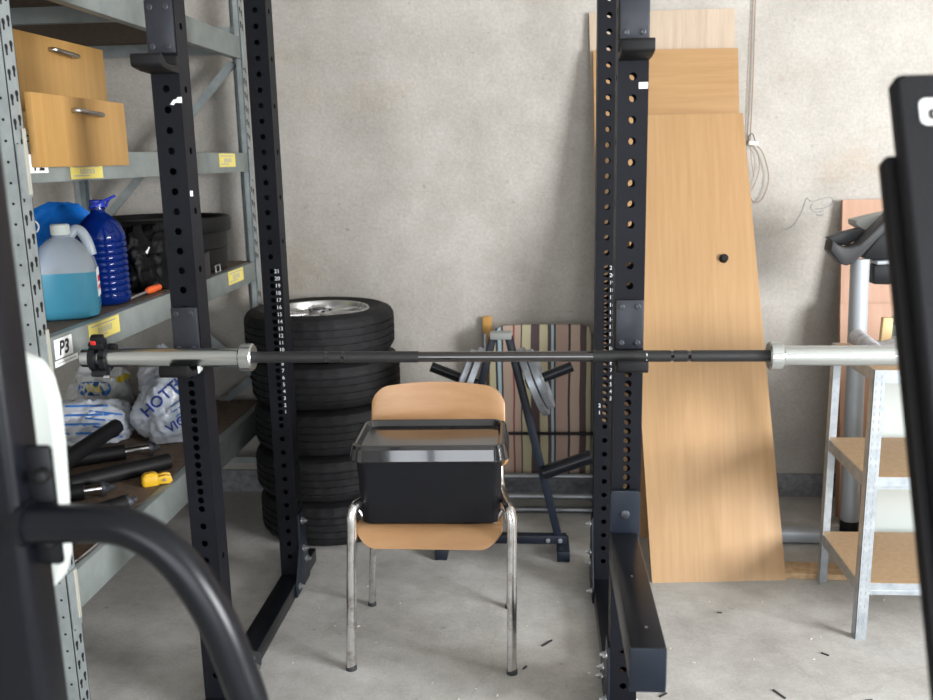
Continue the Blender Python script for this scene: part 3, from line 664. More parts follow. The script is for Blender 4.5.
# things on it
def curl(u, v):
    # newspaper: a folded sheet whose left edge is rolled up and over, the rest rising a little to the right
    y = 2.90+v*.24; k = .26
    if u < k:
        a = 2*PI*.95*(k-u)/k; r = .030*(1-.45*(k-u)/k); x = 1.062-r*math.sin(a); z = .908+.032-r*math.cos(a)
    else: t = (u-k)/(1-k); x = 1.062+.30*t; z = .910+.080*math.sin(t*1.5)**1.1
    return (x+.015*v, y, z+.008*v*math.sin(5*u+1))
def under(u, v): return (1.10+.26*u+.01*v, 2.91+.22*v, .9085+.022*u+.004*math.sin(9*u))
def news(name, f, nu, nv, th):
    o = sheet(name, M['newsprint'], f, nu, nv, th, None); sheet('inner_sheet', M['newsprint'], under, 16, 6, .002, o); return o
o = news('newspaper', curl, 48, 8, .003); tag(o, 'grey curled newspaper lying on top of the small galvanised shelf', 'newspaper')
t = thing('glass_jar', (1.215,3.16,.905), 'small glass jar behind the newspaper on the galvanised shelf', 'jar')
b = B(); b.lathe([(0,0),(.026,0),(.029,.006),(.029,.072),(.022,.080),(.022,.088),(0,.088)], 28, Matrix.Translation((1.215,3.16,.9052))); b.build('glass', M['jar_glass'], t)
b = B(); b.lathe([(0,0),(.024,0),(.024,.016),(0,.016)], 28, Matrix.Translation((1.215,3.16,.994))); b.build('lid', M['mid_grey'], t)
b = B(); b.box((1.164,3.13,.960), (.034,.024,.108), (0,R(2),0), .003); tag(b.build('wooden_block', M['pine_pale']), 'pale wooden block standing upright behind the newspaper', 'wooden block')

# boards and machine behind that shelf
b = B(); b.hexa((1.285,3.86,0), (2.0,3.86,0), (2.0,4.08,1.36), (1.297,4.08,1.358), .018); tag(b.build('wood_sheet', M['pinkwood'], None, 0), 'tall pinkish wood panel leaning on the wall behind the grey machine', 'board')
b = B(); b.hexa((1.275,3.78,0), (2.02,3.78,0), (2.02,3.97,.925), (1.280,3.97,.925), .018); tag(b.build('wood_sheet', M['pinkwood'], None, 0), 'shorter pinkish wood panel leaning in front of the tall one', 'board')
b = B(); b.box((1.61,3.36,.42), (.74,.09,.84), None, .01); tag(b.build('foam_board', M['white_plastic']), 'white block standing behind the small galvanised shelf', 'white block')
tm = thing('treadmill', (1.2,3.6,0), 'grey and black exercise machine with handlebar behind the small galvanised shelf', 'exercise machine')
b = B(); b.cyl((1.222,3.58,.10), (1.206,3.62,1.155), .035, .035, 28); b.build('upright_post', M['grey_post'], tm)
b = B(); b.cyl((1.224,3.578,.035), (1.222,3.58,.105), .038, .037, 28); b.build('post_foot', M['black_plastic'], tm)
b = B(); b.bar((.90,3.60,.03), (1.42,3.60,.03), .07, .05, (0,0,1), .012); b.build('base_bar', M['grey_post'], tm)
for x,y in ((.90,3.60),(1.40,3.60)):
    b = B(); b.box((x,y,.030), (.06,.09,.060), None, .012); b.build('foot', M['black_plastic'], tm)
XZ = lambda y: Matrix.Translation((0,y,0)) @ Matrix(((1,0,0),(0,0,-1),(0,1,0))).to_4x4()      # local xy -> world xz, extruded towards the camera
b = B(); b.prism([(1.075,1.235),(1.098,1.218),(1.119,1.208),(1.145,1.207),(1.176,1.217),(1.205,1.248),(1.282,1.332),(1.34,1.395),(1.36,1.37),(1.285,1.285),(1.246,1.245),(1.184,1.174),(1.160,1.148),(1.134,1.139),(1.113,1.145),(1.070,1.194)], .085, XZ(3.63), .005); b.build('handlebar', M['dark_grey'], tm, 50)
b = B(); b.prism([(1.086,1.236),(1.137,1.256),(1.205,1.272),(1.235,1.262),(1.205,1.232),(1.161,1.207),(1.135,1.207),(1.110,1.216)], .05, XZ(3.685), .004); b.build('grip_pad', M['dark_grey'], tm, 50)
b = B(); b.prism([(1.194,1.300),(1.287,1.322),(1.42,1.345),(1.42,1.30),(1.30,1.29),(1.236,1.257),(1.197,1.281)], .10, XZ(3.76), .004); b.build('console', M['mid_grey'], tm)
b = B(); b.prism([(1.225,1.160),(1.285,1.249),(1.345,1.30),(1.42,1.30),(1.42,1.152),(1.24,1.150)], .06, XZ(3.70), .005); b.build('console_mount', M['black_plastic'], tm)
b = B(); b.prism([(1.264,1.130),(1.40,1.143),(1.40,1.076),(1.325,1.053),(1.266,1.056)], .07, XZ(3.70), .005); b.build('console_tray', M['black_plastic'], tm)
b = B(); b.bar((1.268,3.66,1.140), (1.41,3.66,1.147), .10, .014, (0,0,1), .003); b.build('tray_trim', M['grey_post'], tm)

for o in list(tm.children): o.location.x += .024

# ------------------------------------------------------------------ bench pad at right, close to the camera
bn = thing('exercise_bench', (.62,.95,0), 'black padded bench backrest with a white logo, close up at the picture edge', 'exercise bench')
x0 = .459; A = Vector((x0,1.272,1.665)); Bv = Vector((x0,.742,.56))
ax = (A-Bv).normalized(); Lh = (A-Bv).length
nx = Vector((1,0,0)); nz = nx.cross(ax).normalized()      # pad face normal, towards the camera
MP = Matrix.Translation((x0,0,0)) @ Matrix.Identity(4)
MP = Matrix((nx, ax, nz)).transposed().to_4x4(); MP.translation = Bv
b = B(); b.prism(rrect(.28, Lh, .012, 5, .14, Lh/2), .030, MP @ Matrix.Translation((0,0,-.030)), .006); b.build('backrest_pad', M['pad_leather'], bn, 50)
b = B(); b.prism(rrect(.13, Lh-.10, .006, 2, .058, Lh/2-.05), .024, MP @ Matrix.Translation((-.004,0,-.056)), .003); b.build('pad_frame', M['pad_side'], bn)
lg = MP @ Matrix.Translation((.061, Lh-.056, .0002))
b = B(); b.prism(rrect(.070,.037,.009), .001, lg); bd = b.build('logo_patch', M['white_paper'], bn, 0, 'white rounded logo patch')
b = B()
o1 = rrect(.046,.0155,.006,5); i1 = rrect(.034,.0065,.003,5)
for k in range(len(o1)):
    j = (k+1) % len(o1)
    b.prism([o1[k], o1[j], i1[j], i1[k]], .0008, lg @ Matrix.Translation((-.002,-.004,.0011)))
b.build('logo_mark', M['print_black'], bd, 0)
b = B(); b.cyl((0,0,.0011), (0,0,.0019), .0055, n=24); bmesh.ops.transform(b.bm, matrix=lg @ Matrix.Translation((-.004,.0105,0)), verts=b.bm.verts); b.build('logo_dot', M['red'], bd, 0, 'red dot of the logo')
b = B(); b.tube([(.60,.84,.50),(.60,1.0,.30),(.60,1.30,.06)], .03, 14); b.build('rear_strut', M['black_coat'], bn)
b = B(); b.bar((.60,.20,.40), (.60,.86,.46), .06, .06, (0,0,1), .006); b.build('main_beam', M['black_coat'], bn)
b = B(); b.bar((.60,.30,.04), (.60,.30,.40), .06, .06, (0,1,0), .006); b.build('leg', M['black_coat'], bn)
b = B(); b.box((.60,.46,.47), (.28,.36,.06), None, .015); b.build('seat_pad', M['pad_leather'], bn)
for y in (.30,1.32):
    b = B(); b.box((.60,y,.03), (.50,.06,.06), None, .006); b.build('foot_bar', M['black_coat'], bn)

# ------------------------------------------------------------------ black tubular machine at left, close to the camera
gm = thing('gym_station', (-.71,1.1,0), 'black tubular gym frame with a curved arm, blurred at the picture corner', 'gym machine')
b = B(); b.box((-.7235,1.12,1.06), (.074,.074,2.12), None, .012, 4); b.build('post', M['black_gloss'], gm)
P = bez([(-.70,1.10,1.101),(-.639,1.10,1.102),(-.584,1.10,1.103),(-.543,1.10,1.096),(-.504,1.10,1.073),(-.473,1.10,1.038),(-.447,1.10,.992),(-.427,1.10,.944),(-.412,1.10,.892),(-.399,1.10,.84),(-.385,1.10,.74),(-.372,1.10,.60),(-.365,1.10,.40),(-.362,1.10,.03)],5)
b = B(); b.tube(P, .0262, 24); b.build('curved_arm', M['black_gloss'], gm)
b = B(); b.lathe([(.0262,-.004),(.031,-.004),(.031,.004),(.0262,.004)], 24, Matrix.Translation((-.684,1.10,1.1015)) @ Matrix.Rotation(R(90),4,'Y'), True); b.build('weld_ring', M['black_gloss'], gm)
b = B(); b.box((-.672,1.120,1.12), (.042,.008,.17), None, .006); br = b.build('bracket', M['black_plastic'], gm)
for z in (1.166,1.072):
    b = B(); b.cyl((-.662,1.120,z), (-.662,1.105,z), .010, n=18); b.sph((-.662,1.103,z), .010, (1,.6,1), 14); b.build('knob', M['rubber_smooth'], br)
b = B(); b.bar((-.715,1.15,1.12), (-.785,1.29,1.12), .03, .03, (0,0,1), .003); b.build('shroud_mount', M['black_plastic'], gm)
b = B(); ol = [(-1.02,1.30),(-.80,1.292),(-.768,1.278),(-.752,1.25),(-.746,1.211),(-.746,1.139),(-.750,1.056),(-.757,.955),(-.768,.92),(-.795,.893),(-1.02,.86)]
b.prism(ol, .035, Matrix.Translation((0,1.335,0)) @ Matrix(((1,0,0),(0,0,-1),(0,1,0))).to_4x4(), .008); b.build('shroud', M['white_plastic'], gm, 50, 'white curved plastic shroud')
b = B(); b.box((-.55,1.10,.025), (.50,.08,.05), None, .006); b.build('base_bar', M['black_gloss'], gm)
b = B(); b.box((-.7235,1.0,.025), (.08,.9,.05), None, .006); b.build('base_bar', M['black_gloss'], gm)

# ------------------------------------------------------------------ steel shelving at left
sh = thing('steel_shelving', (-1.66,3.1,0), 'tall galvanised steel shelving with yellow stickers, holding drawers, bottles and bags', 'shelving')
SX0, SX1, SY0, SY1, SH = -2.06, -1.26, 2.165, 4.025, 2.45
def shelf_post(x, y, sx, sy):
    """folded post: flange facing the end, face with keyholes facing the aisle"""
    b = B(); tt = .002
    b.box((x-sx*.026, y+sy*tt/2, SH/2), (.052, tt, SH)); b.box((x-sx*tt/2, y+sy*.026, SH/2), (tt, .052, SH)); b.box((x-sx*.012, y+sy*.051, SH/2), (.024, tt, SH)); b.box((x-sx*.051, y+sy*.008, SH/2), (tt, .016, SH))
    o = b.build('post', M['galv'], sh, 0)
    d = B(); z = .06
    while z < SH-.03:
        for k, dz in ((.014,0),(.036,.010)):
            d.prism([(-.003,-.014),(.003,-.014),(.0035,-.002),(.006,.002),(.006,.008),(.003,.012),(-.003,.012),(-.006,.008),(-.006,.002),(-.0035,-.002)], .0008, frame((x+sx*.0003, y+sy*k, z+dz), (0,sx,0), (0,0,1)))
        z += .0575
    d.build('slot_pattern', M['hole_dark'], o, 0)
    d = B(); z = .08
    while z < SH-.03:
        d.cyl((x-sx*.020, y, z), (x-sx*.020, y-sy*.0008, z), .0035, n=10); z += .05
    d.build('hole_pattern', M['hole_dark'], o, 0)
for y, sy in ((SY0,1),(SY1,-1)):
    shelf_post(SX1, y, 1, sy); shelf_post(SX0, y, -1, sy)
LV = [(1.997,2.088),(1.527,1.607),(1.049,1.134),(.375,.488)]
for i, (z0, z1) in enumerate(LV):
    for x, s in ((SX1,1),(SX0,-1)):
        xb = x-s*.001
        b = B(); yy0, yy1 = SY0+.045, SY1-.045
        b.box((xb-s*.018, (yy0+yy1)/2, (z0+z1)/2), (.036, yy1-yy0, z1-z0), None, .003)
        bm_ = b.build('beam', M['shelf_beam'], sh)
        for y in (SY0+.026, SY1-.026):
            b = B(); b.box((x+s*.0025, y, (z0+z1)/2-.01), (.003, .046, (z1-z0)+.05)); b.build('beam_connector', M['galv'], bm_, 0)
    b = B(); b.box(((SX0+SX1)/2, (SY0+SY1)/2, z1-.009), (SX1-SX0-.078, SY1-SY0-.02, .018)); b.build('shelf_board', M['chip_dark'], sh, 0)
    for y in (SY0+.03, 3.0, SY1-.03):
        b = B(); b.box(((SX0+SX1)/2, y, z1-.044), (SX1-SX0-.08, .03, .05)); b.build('tie_bar', M['shelf_beam'] if y < 3.5 else M['galv'], sh, 0)
for y in (SY0+.03, SY1-.022):
    for z in (2.118, .20):
        b = B(); b.box(((SX0+SX1)/2, y, z), (SX1-SX0-.05, .018, .028)); b.build('brace', M['galv'], sh, 0)
    zz = [(SX1-.05,1.985),(SX0+.05,1.26),(SX1-.05,.60),(SX0+.05,.06)]
    for p, q in zip(zz, zz[1:]):
        b = B(); b.bar((p[0],y,p[1]), (q[0],y,q[1]), .032, .018, (0,1,0)); b.build('brace', M['galv'], sh, 0)
# inventory stickers and the level sign on the aisle side of the beams
def sticker(y0, y1, z0, z1):
    b = B(); b.box((SX1+.0006, (y0+y1)/2, (z0+z1)/2), (.001, y1-y0, z1-z0)); o = b.build('inventory_label', M['yellow_label'], sh, 0, 'yellow label sticker')
    b = B(); h = z1-z0; w = y1-y0; x = SX1+.0012
    for f, wd in ((.82,.8),(.22,.5)): b.box((x, y0+w*(.08+wd/2), z0+h*f), (.0006, w*wd, h*.07))
    k = 0; y = y0+w*.3
    while y < y0+w*.75: b.box((x, y, z0+h*.5), (.0006, w*(.012 if k % 3 else .022), h*.34)); y += w*.035; k += 1
    b.build('barcode', M['print_grey'], o, 0)
sticker(2.425,2.615,1.078,1.130); sticker(3.605,3.795,1.078,1.132); sticker(3.60,3.795,1.550,1.603); sticker(2.42,2.605,1.532,1.572)
b = B(); b.box((SX1+.0008, 2.283, 1.099), (.0012, .092, .052)); sg = b.build('level_sign', M['white_paper'], sh, 0, 'white sign reading P3')
b = B(); b.text('P3', .052, AISLE((SX1+.0016, 2.283, 1.097)), .0003, .0012, .2); b.build('sign_lettering', M['print_black'], sg, 0)
b = B(); b.box((SX1+.0008, 2.292, 1.061), (.0012, .120, .016)); sg2 = b.build('label_strip', M['white_paper'], sh, 0, 'white paper strip')
b = B(); b.box((SX1+.0016, 2.292, 1.061), (.0006, .100, .0022)); b.build('print_line', M['print_grey'], sg2, 0)
for z0, z1 in ((1.50,1.66),(1.04,1.16),(.36,.50)):
    b = B(); b.box((SX1+.0046, SY0+.040, (z0+z1)/2), (.004, .014, z1-z0), None, .001); b.build('end_clip', M['clip_beige'], sh, 0)

# ---- level with the drawers
def drawer(name, x, y0, y1, z0, z1, depth, boxh, zb, lab, ins=.02):
    t = thing(name, (x, (y0+y1)/2, z0), lab, 'drawer', 'wooden drawers on the shelving')
    b = B(); b.box((x-.009, (y0+y1)/2, (z0+z1)/2), (.018, y1-y0, z1-z0), None, .0015); fr = b.build('front', M['beech_drawer'], t)
    b = B(); yy0, yy1 = y0+ins, y1-.02; bx = x-.018
    for y in (yy0+.006, yy1-.006): b.box((bx-depth/2, y, zb+boxh/2), (depth, .012, boxh))
    b.box((bx-depth+.006, (yy0+yy1)/2, zb+boxh/2), (.012, yy1-yy0, boxh)); b.box((bx-depth/2, (yy0+yy1)/2, zb+.004), (depth, yy1-yy0, .006)); b.build('drawer_box', M['beech_drawer'], t, 0)
    yc = (y0+y1)/2+.01; zc = z1-.040; H = []
    b = B(); b.tube(bez([(x-.002,yc-.07,zc+.004),(x+.018,yc-.068,zc+.004),(x+.026,yc-.03,zc),(x+.026,yc+.03,zc-.002),(x+.018,yc+.068,zc-.002),(x-.002,yc+.07,zc-.002)],5), .0065, 10, flat=1.0); b.build('handle', M['handle_metal'], fr, 35, 'brushed metal handle')
    return t
drawer('wooden_drawer', -1.240, 2.228, 2.744, 1.566, 1.748, .42, .105, 1.6085, 'beech drawer with metal handle, front and lower of the two on the shelving', .20)
drawer('wooden_drawer', -1.43, 2.47, 3.045, 1.716, 1.938, .42, .12, 1.716, 'beech drawer with metal handle, upper of the two on the shelving, set further back')
t = thing('tin_can', (-1.355,2.42,1.6085), 'small white can with dark rings between the shelving post and the front drawer', 'can')
CM = Matrix.Translation((-1.350,2.375,1.6085)); t.location = (-1.350,2.375,1.6085)
b = B(); b.lathe([(0,0),(.024,0),(.024,.022),(.0225,.023),(.0225,.027),(.024,.028),(.024,.036),(.0225,.037),(.0225,.041),(.024,.042),(.024,.050),(0,.050)], 28, CM); b.build('can_body', M['white_plastic'], t)
b = B()
for z in (.0232,.0372): b.lathe([(.0228,z),(.0236,z),(.0236,z+.0036),(.0228,z+.0036)], 28, CM, True)
b.build('ring', M['print_black'], t)
b = B(); b.box((SX1+.0008, 2.262, 1.575), (.0012, .088, .046)); sg = b.build('level_sign', M['white_paper'], sh, 0, 'white sign reading P2, half behind the front drawer')
b = B(); b.text('P2', .050, AISLE((SX1+.0016, 2.262, 1.574)), .0003, .0012, .2); b.build('sign_lettering', M['print_black'], sg, 0)
# ---- level with bottles (deck top z = 1.134)
ZD = 1.1345
t = thing('washer_fluid_jug', (-1.375,2.535,ZD), 'translucent jug half full of pale blue liquid with white cap on the shelf', 'jug')
JM = Matrix.Translation((-1.372,2.540,ZD)) @ Matrix.Rotation(R(22),4,'Z') @ Matrix.Diagonal((1.10,1.05,.955,1))
b = B(); rr_loft(b, [(.125,.105,.03,.001),(.152,.132,.035,.010),(.158,.138,.035,.03),(.158,.138,.03,.150),(.150,.132,.035,.176),(.112,.10,.035,.216),(.070,.064,.028,.238),(.044,.044,.021,.246),(.040,.040,.019,.262)], 6, JM); jb = b.build('jug_body', M['jug_plastic'], t, 50)
b = B(); rr_loft(b, [(.126,.106,.03,.0005),(.1532,.1332,.035,.0098),(.1592,.1392,.035,.0298),(.1592,.1392,.030,.142)], 6, JM); b.build('liquid', M['jug_liquid'], t, 50, 'pale blue liquid')
b = B(); b.lathe([(0,.252),(.023,.252),(.024,.256),(.024,.280),(.020,.284),(0,.284)], 28, JM); b.build('cap', M['white_plastic'], t, 35, 'white screw cap')
b = B(); b.tube([tuple(JM @ Vector(p)) for p in bez([(.016,.02,.240),(.032,.03,.262),(.048,.03,.256),(.062,.03,.222),(.068,.03,.185)],5)], .015, 12); b.build('handle', M['jug_plastic'], t)
b = B(); b.prism(rrect(.075,.085,.008), .0008, JM @ frame((.080,0,.105), (0,1,0), (0,0,1))); lb = b.build('label', M['white_paper'], t, 0)
b = B(); b.box((0,0,0), (.001,.045,.018)); b.box((0,-.005,-.025), (.001,.05,.012)); bmesh.ops.transform(b.bm, matrix=JM @ Matrix.Translation((.0814,0,.115)), verts=b.bm.verts); b.build('label_print', M['red'], lb, 0)

BS = Matrix.Translation((-1.375,2.785,ZD+.001)) @ Matrix.Diagonal((.93,.93,.905,1))
t = thing('water_bottle', (-1.375,2.785,ZD), 'big dark blue ribbed water bottle with carry strap beside the jug', 'bottle')
prof = [(0,0),(.05,0),(.074,.006),(.080,.02)]
z = .03
for k in range(9):
    prof += [(.081,z),(.083,z+.006),(.081,z+.013),(.0775,z+.017)]; z += .0215
prof += [(.082,z+.004),(.080,z+.02),(.066,z+.055),(.040,z+.082),(.024,z+.094),(.022,z+.104),(.026,z+.106),(.026,z+.110),(.022,z+.112),(.022,z+.118),(0,z+.118)]
b = B(); b.lathe(prof, 40, BS); b.build('bottle_body', M['bottle_blue'], t, 60)
b = B(); b.lathe([(0,z+.115),(.025,z+.115),(.025,z+.135),(.022,z+.138),(0,z+.138)], 28, BS); b.build('cap', M['cap_blue'], t)
b = B(); b.tube([tuple(BS @ Vector(p)) for p in bez([(-.023,0,z+.113),(-.008,-.03,z+.115),(.032,-.015,z+.135),(.062,.005,z+.150),(.042,.005,z+.140),(.024,.01,z+.113)],5)], .004, 8); b.build('carry_strap', M['cap_blue'], t)

def lumpy(c, s, seed, crease=.13, sub=5, flat=.0):
    """crumpled bag shape as a bmesh; bottom pressed flat"""
    t = bmesh.new(); bmesh.ops.create_icosphere(t, subdivisions=sub, radius=1.0); off = Vector((seed*3.1, seed*1.7, seed*.9))
    for v in t.verts:
        d = v.co.normalized(); n1 = noise.noise(d*1.6+off); n2 = 1-abs(noise.noise(d*3.2+off*2))*2; n3 = 1-abs(noise.noise(d*7+off*3))*2
        n4 = 1-abs(noise.noise(d*13+off*4))*2
        r = 1+.26*n1+crease*.9*n2+crease*.45*n3+crease*.28*n4
        v.co = d*r
        v.co.z = max(v.co.z, -.55+.02*n3)
    zmin = min(v.co.z for v in t.verts)
    for v in t.verts: v.co = Vector((v.co.x*s[0], v.co.y*s[1], (v.co.z-zmin)*s[2]/1.55))+Vector(c)
    return t
def bag(name, c, s, seed, m, lab, cat, group=None, prints=(), crease=.15):
    t = lumpy(c, s, seed, crease); bvh = BVHTree.FromBMesh(t); b = B(); b.merge(t); o = b.build(name, M[m], None, 60)
    o['label'] = lab; o['category'] = cat
    if group: o['group'] = group
    cam = Vector((0,0,1.57)); cc = Vector(c)+Vector((0,0,s[2]*.5))
    view = (cam-cc).normalized(); rx = Vector((0,0,1)).cross(view).normalized(); uy = view.cross(rx)
    for (txt, size, u, v, ang, mm) in prints:
        tb = B()
        if txt == '#': tb.prism(rrect(size*2.2, size, size*.45), .0001)
        elif txt == '=':
            for k in range(4): tb.box((random.uniform(-.1,.1)*size, -k*size*.42, 0), (size*(2.2+random.uniform(-.5,.5)), size*.10, .0001))
        else: tb.text(txt, size, Matrix.Identity(4), .0, size*.02)
        bmesh.ops.subdivide_edges(tb.bm, edges=[e for e in tb.bm.edges if e.calc_length() > size*.12], cuts=3, use_grid_fill=True)
        bmesh.ops.triangulate(tb.bm, faces=tb.bm.faces)
        ca, sa = math.cos(R(ang)), math.sin(R(ang)); dead = []
        for w in tb.bm.verts:
            x = w.co.x*ca-w.co.y*sa+u; y = w.co.x*sa+w.co.y*ca+v
            org = cc+rx*x+uy*y+view*.6; hit = bvh.ray_cast(org, -view)
            if hit[0] is None: dead.append(w)
            else: w.co = hit[0]+view*.0035
        if dead: bmesh.ops.delete(tb.bm, geom=dead, context='VERTS')
        if len(tb.bm.faces): tb.build('print', M[mm], o, 0)
        else: tb.bm.free()
    return o
# blue pouch behind the jug
pb = L(); tt_ = lumpy((0,0,0), (.075,.165,.285), 4.2, .06)
for v in tt_.verts:
    k = max(0, min(1, (v.co.z-.14)/.16)); v.co.x *= 1-.75*k; v.co.y *= 1+.12*k; v.co.y += .02*k
pb.merge(tt_, Matrix.Translation((-1.545,2.86,ZD)) @ Matrix.Rotation(R(-58),4,'Z') @ Matrix.Rotation(R(6),4,'X'))
dp = pb.build('detergent_pouch', M['blue_bag'], None, 60); tag(dp, 'bright blue plastic pouch behind the translucent jug on the shelf', 'pouch')
pt = BVHTree.FromPolygons([tuple(v.co) for v in dp.data.vertices], [tuple(p.vertices) for p in dp.data.polygons])
org = Vector((0,0,1.57)); d = (Vector((-1.605,2.80,ZD+.245))-org).normalized(); hit = pt.ray_cast(org, d)
if hit[0]:
    EM = Matrix.Translation(hit[0]+hit[1]*.003) @ hit[1].to_track_quat('Z','Y').to_matrix().to_4x4()
    b = B(); b.lathe([(.019,0),(.024,.0),(.024,.0015),(.019,.0015)], 28, EM, True); b.lathe([(0,0),(.012,0),(.012,.0015),(0,.0015)], 28, EM); b.build('emblem', M['ivory'], dp, 0)
t = thing('fluid_canister', (-1.50,2.36,ZD), 'dark blue canister with red cap behind the near shelving post', 'canister')
b = B(); rr_loft(b, [(.09,.08,.02,.001),(.10,.09,.02,.01),(.10,.09,.02,.20),(.05,.05,.015,.235),(.03,.03,.012,.245)], 5, Matrix.Translation((-1.50,2.36,ZD))); b.build('canister_body', M['navy'], t, 50)
b = B(); b.lathe([(0,.24),(.022,.24),(.022,.275),(0,.278)], 24, Matrix.Translation((-1.50,2.36,ZD))); b.build('cap', M['red'], t, 35, 'red cap')
# black round tub with stepped rim
t = thing('round_tub', (-1.556,3.665,ZD), 'wide black round tub with stepped rim at the far end of the bottle shelf', 'tub')
TM = Matrix.Translation((-1.556,3.665,ZD+.001)) @ Matrix.Diagonal((1.04,1.04,1.06,1))
b = B(); b.lathe([(0,0),(.245,0),(.252,.008),(.255,.085),(.259,.090),(.256,.096),(.258,.148),(.262,.152),(.0,.152)], 72, TM); b.build('tub_body', M['tub_black'], t, 35)
b = B(); b.lathe([(.225,.150),(.270,.150),(.274,.156),(.274,.195),(.270,.206),(.262,.208),(.255,.204),(.250,.190),(.0,.188)], 72, TM); b.build('tub_rim', M['tub_black'], t, 35)
o = bag('black_bag', (-1.405,3.13,ZD), (.085,.14,.215), 2.3, 'bag_black', 'crumpled black plastic bag with white tags, between blue bottle and round tub', 'bag')
for pts in ([(-1.412,3.06,1.232),(-1.372,3.06,1.207),(-1.360,3.065,1.245)],[(-1.368,3.05,1.285),(-1.345,3.05,1.265),(-1.338,3.06,1.288)]):
    b = B(); a, c, d = map(Vector, pts); b.hexa(a, c, d, (a+d)/2+Vector((0,0,.004)), .001); b.build('tag', M['white_paper'], o, 0, 'white paper tag')
t = thing('lifting_belt', (-1.31,3.45,ZD), 'black belt with silver buckle lying in front of the round tub', 'belt')
b = B(); bm = b.bm; rows = []
for k in range(25):
    u = k/24; a = R(-150+210*u); x = -1.302+.030*math.cos(a); y = 3.37+.12*math.sin(a)
    rows.append([bm.verts.new((x*1+(0 if j < 2 else .004*math.cos(a)), y+(0 if j < 2 else .004*math.sin(a)), ZD+.001+(.095 if j in (1,2) else 0))) for j in range(4)])
for p, q in zip(rows, rows[1:]):
    for j in range(4): bm.faces.new((p[j], p[(j+1) % 4], q[(j+1) % 4], q[j]))
bm.faces.new(rows[0]); bm.faces.new(rows[-1][::-1]); bmesh.ops.recalc_face_normals(bm, faces=bm.faces)
b.build('strap', M['leather'], t, 40)
b = B(); b.tube([(-1.285,3.535,ZD+.005),(-1.285,3.585,ZD+.005),(-1.285,3.585,ZD+.032),(-1.285,3.535,ZD+.032)], .003, 8, True); b.build('buckle', M['bolt'], t, 35, 'silver buckle')
t = thing('screwdriver', (-1.325,2.95,ZD), 'screwdriver with orange handle lying at the shelf edge beside the blue bottle', 'screwdriver')
b = B(); b.cyl((-1.318,2.83,ZD+.010), (-1.324,2.97,ZD+.012), .0045, n=10); b.build('shaft', M['grey_blade'], t)
b = B(); b.lathe([(0,0),(.007,0),(.012,.015),(.013,.06),(.010,.085),(.012,.10),(.008,.108),(0,.108)], 16, Matrix.Translation((-1.324,2.97,ZD+.0135)) @ Matrix.Rotation(R(-90),4,'X')); b.build('handle', M['orange'], t, 35, 'orange handle')

# ---- lower level: shopping bags, bars
ZL = .4885
G = 'crumpled shopping bags on the lower shelf'
bag('shopping_bag', (-1.945,3.81,ZL), (.118,.12,.215), 1.0, 'bag_clear', 'crumpled see-through bag with blue oval print, at the back by the shelving post', 'bag', G,
    [('#',.060,-.03,.0,-6,'print_midblue'),('OIL',.042,-.03,.0,-6,'print_yellow'),('#',.028,.09,.035,20,'print_yellow'),('=',.05,.03,-.05,0,'print_grey')])
bag('shopping_bag', (-1.635,3.82,ZL), (.120,.115,.245), 2.0, 'bag_white', 'whitish crumpled bag at the back, beneath the barbell clip', 'bag', G,
    [('=',.055,-.06,.0,35,'print_grey'),('#',.035,.02,.075,0,'print_midblue'),('=',.03,-.05,-.045,40,'print_midblue')])
bag('shopping_bag', (-1.81,3.42,ZL), (.145,.125,.150), 3.0, 'bag_white', 'white bag with lines of blue print lying on the black bars', 'bag', G,
    [('=',.085,.00,.055,-6,'print_midblue'),('=',.07,.06,.02,-14,'print_midblue'),('#',.03,.07,-.07,14,'print_blue')])
bag('shopping_bag', (-1.475,3.47,ZL), (.125,.135,.25), 5.0, 'bag_white', 'white bag with bold dark blue lettering beside the rack upright', 'bag', G,
    [('HOTTI',.062,-.045,.03,38,'print_blue'),('#',.055,.055,.085,42,'print_midblue'),('=',.05,.03,.02,32,'print_midblue'),('VICE N',.05,.035,-.06,28,'print_blue'),('=',.035,.05,-.09,20,'print_grey'),('#',.03,.105,.04,30,'print_yellow')])
# dark bars with foam grips
def gym_bar(p0, p1, r, lab, chrome=(0,0), nut=True, grp='black gym bars lying on the lower shelf'):
    p0 = Vector(p0); p1 = Vector(p1); d = (p1-p0).normalized()
    t = thing('gym_bar', tuple(p0), lab, 'bar', grp)
    b = B(); b.cyl(p0, p1, r, r*.94, 24); b.build('foam_grip', M['rubber_smooth'], t)
    e = p1
    if chrome[1]:
        b = B(); b.cyl(p1, p1+d*chrome[1], r*.55, n=18); b.build('chrome_end', M['chrome'], t, 35, 'chrome end'); e = p1+d*chrome[1]
    if nut:
        b = B(); b.cyl(e, e+d*.012, r*.95, n=20); b.cyl(e+d*.012, e+d*.024, r*.6, n=6); b.cyl(e+d*.024, e+d*.04, r*.35, n=10); b.build('end_nut', M['bolt_dark'], t)
gym_bar((-1.665,2.80,.552), (-1.610,3.235,.592), .031, 'black bar lying slanted in front of the white bag, topmost of the bars', nut=False)
gym_bar((-1.80,3.00,.519), (-1.545,3.150,.519), .030, 'black bar with chrome tip and nut pointing at the lettered bag', (0,.085))
gym_bar((-1.58,2.80,.519), (-1.335,3.05,.519), .030, 'black rounded bar lying between the slanted bar and the yellow clamp', nut=False)
gym_bar((-1.66,2.66,.518), (-1.50,2.745,.518), .029, 'short black bar with chrome tip near the shelving post', (0,.055))
gym_bar((-1.43,2.48,.516), (-1.318,2.650,.516), .027, 'thick black bar with end nut along the shelf edge beside the yellow clamp', (0,0))
t = thing('yellow_clamp', (-1.33,2.89,ZL), 'small yellow plastic clamp lying on the lower shelf at the edge', 'clamp')
YM = Matrix.Translation((-1.335,2.885,ZL)) @ Matrix.Rotation(R(28),4,'Z')
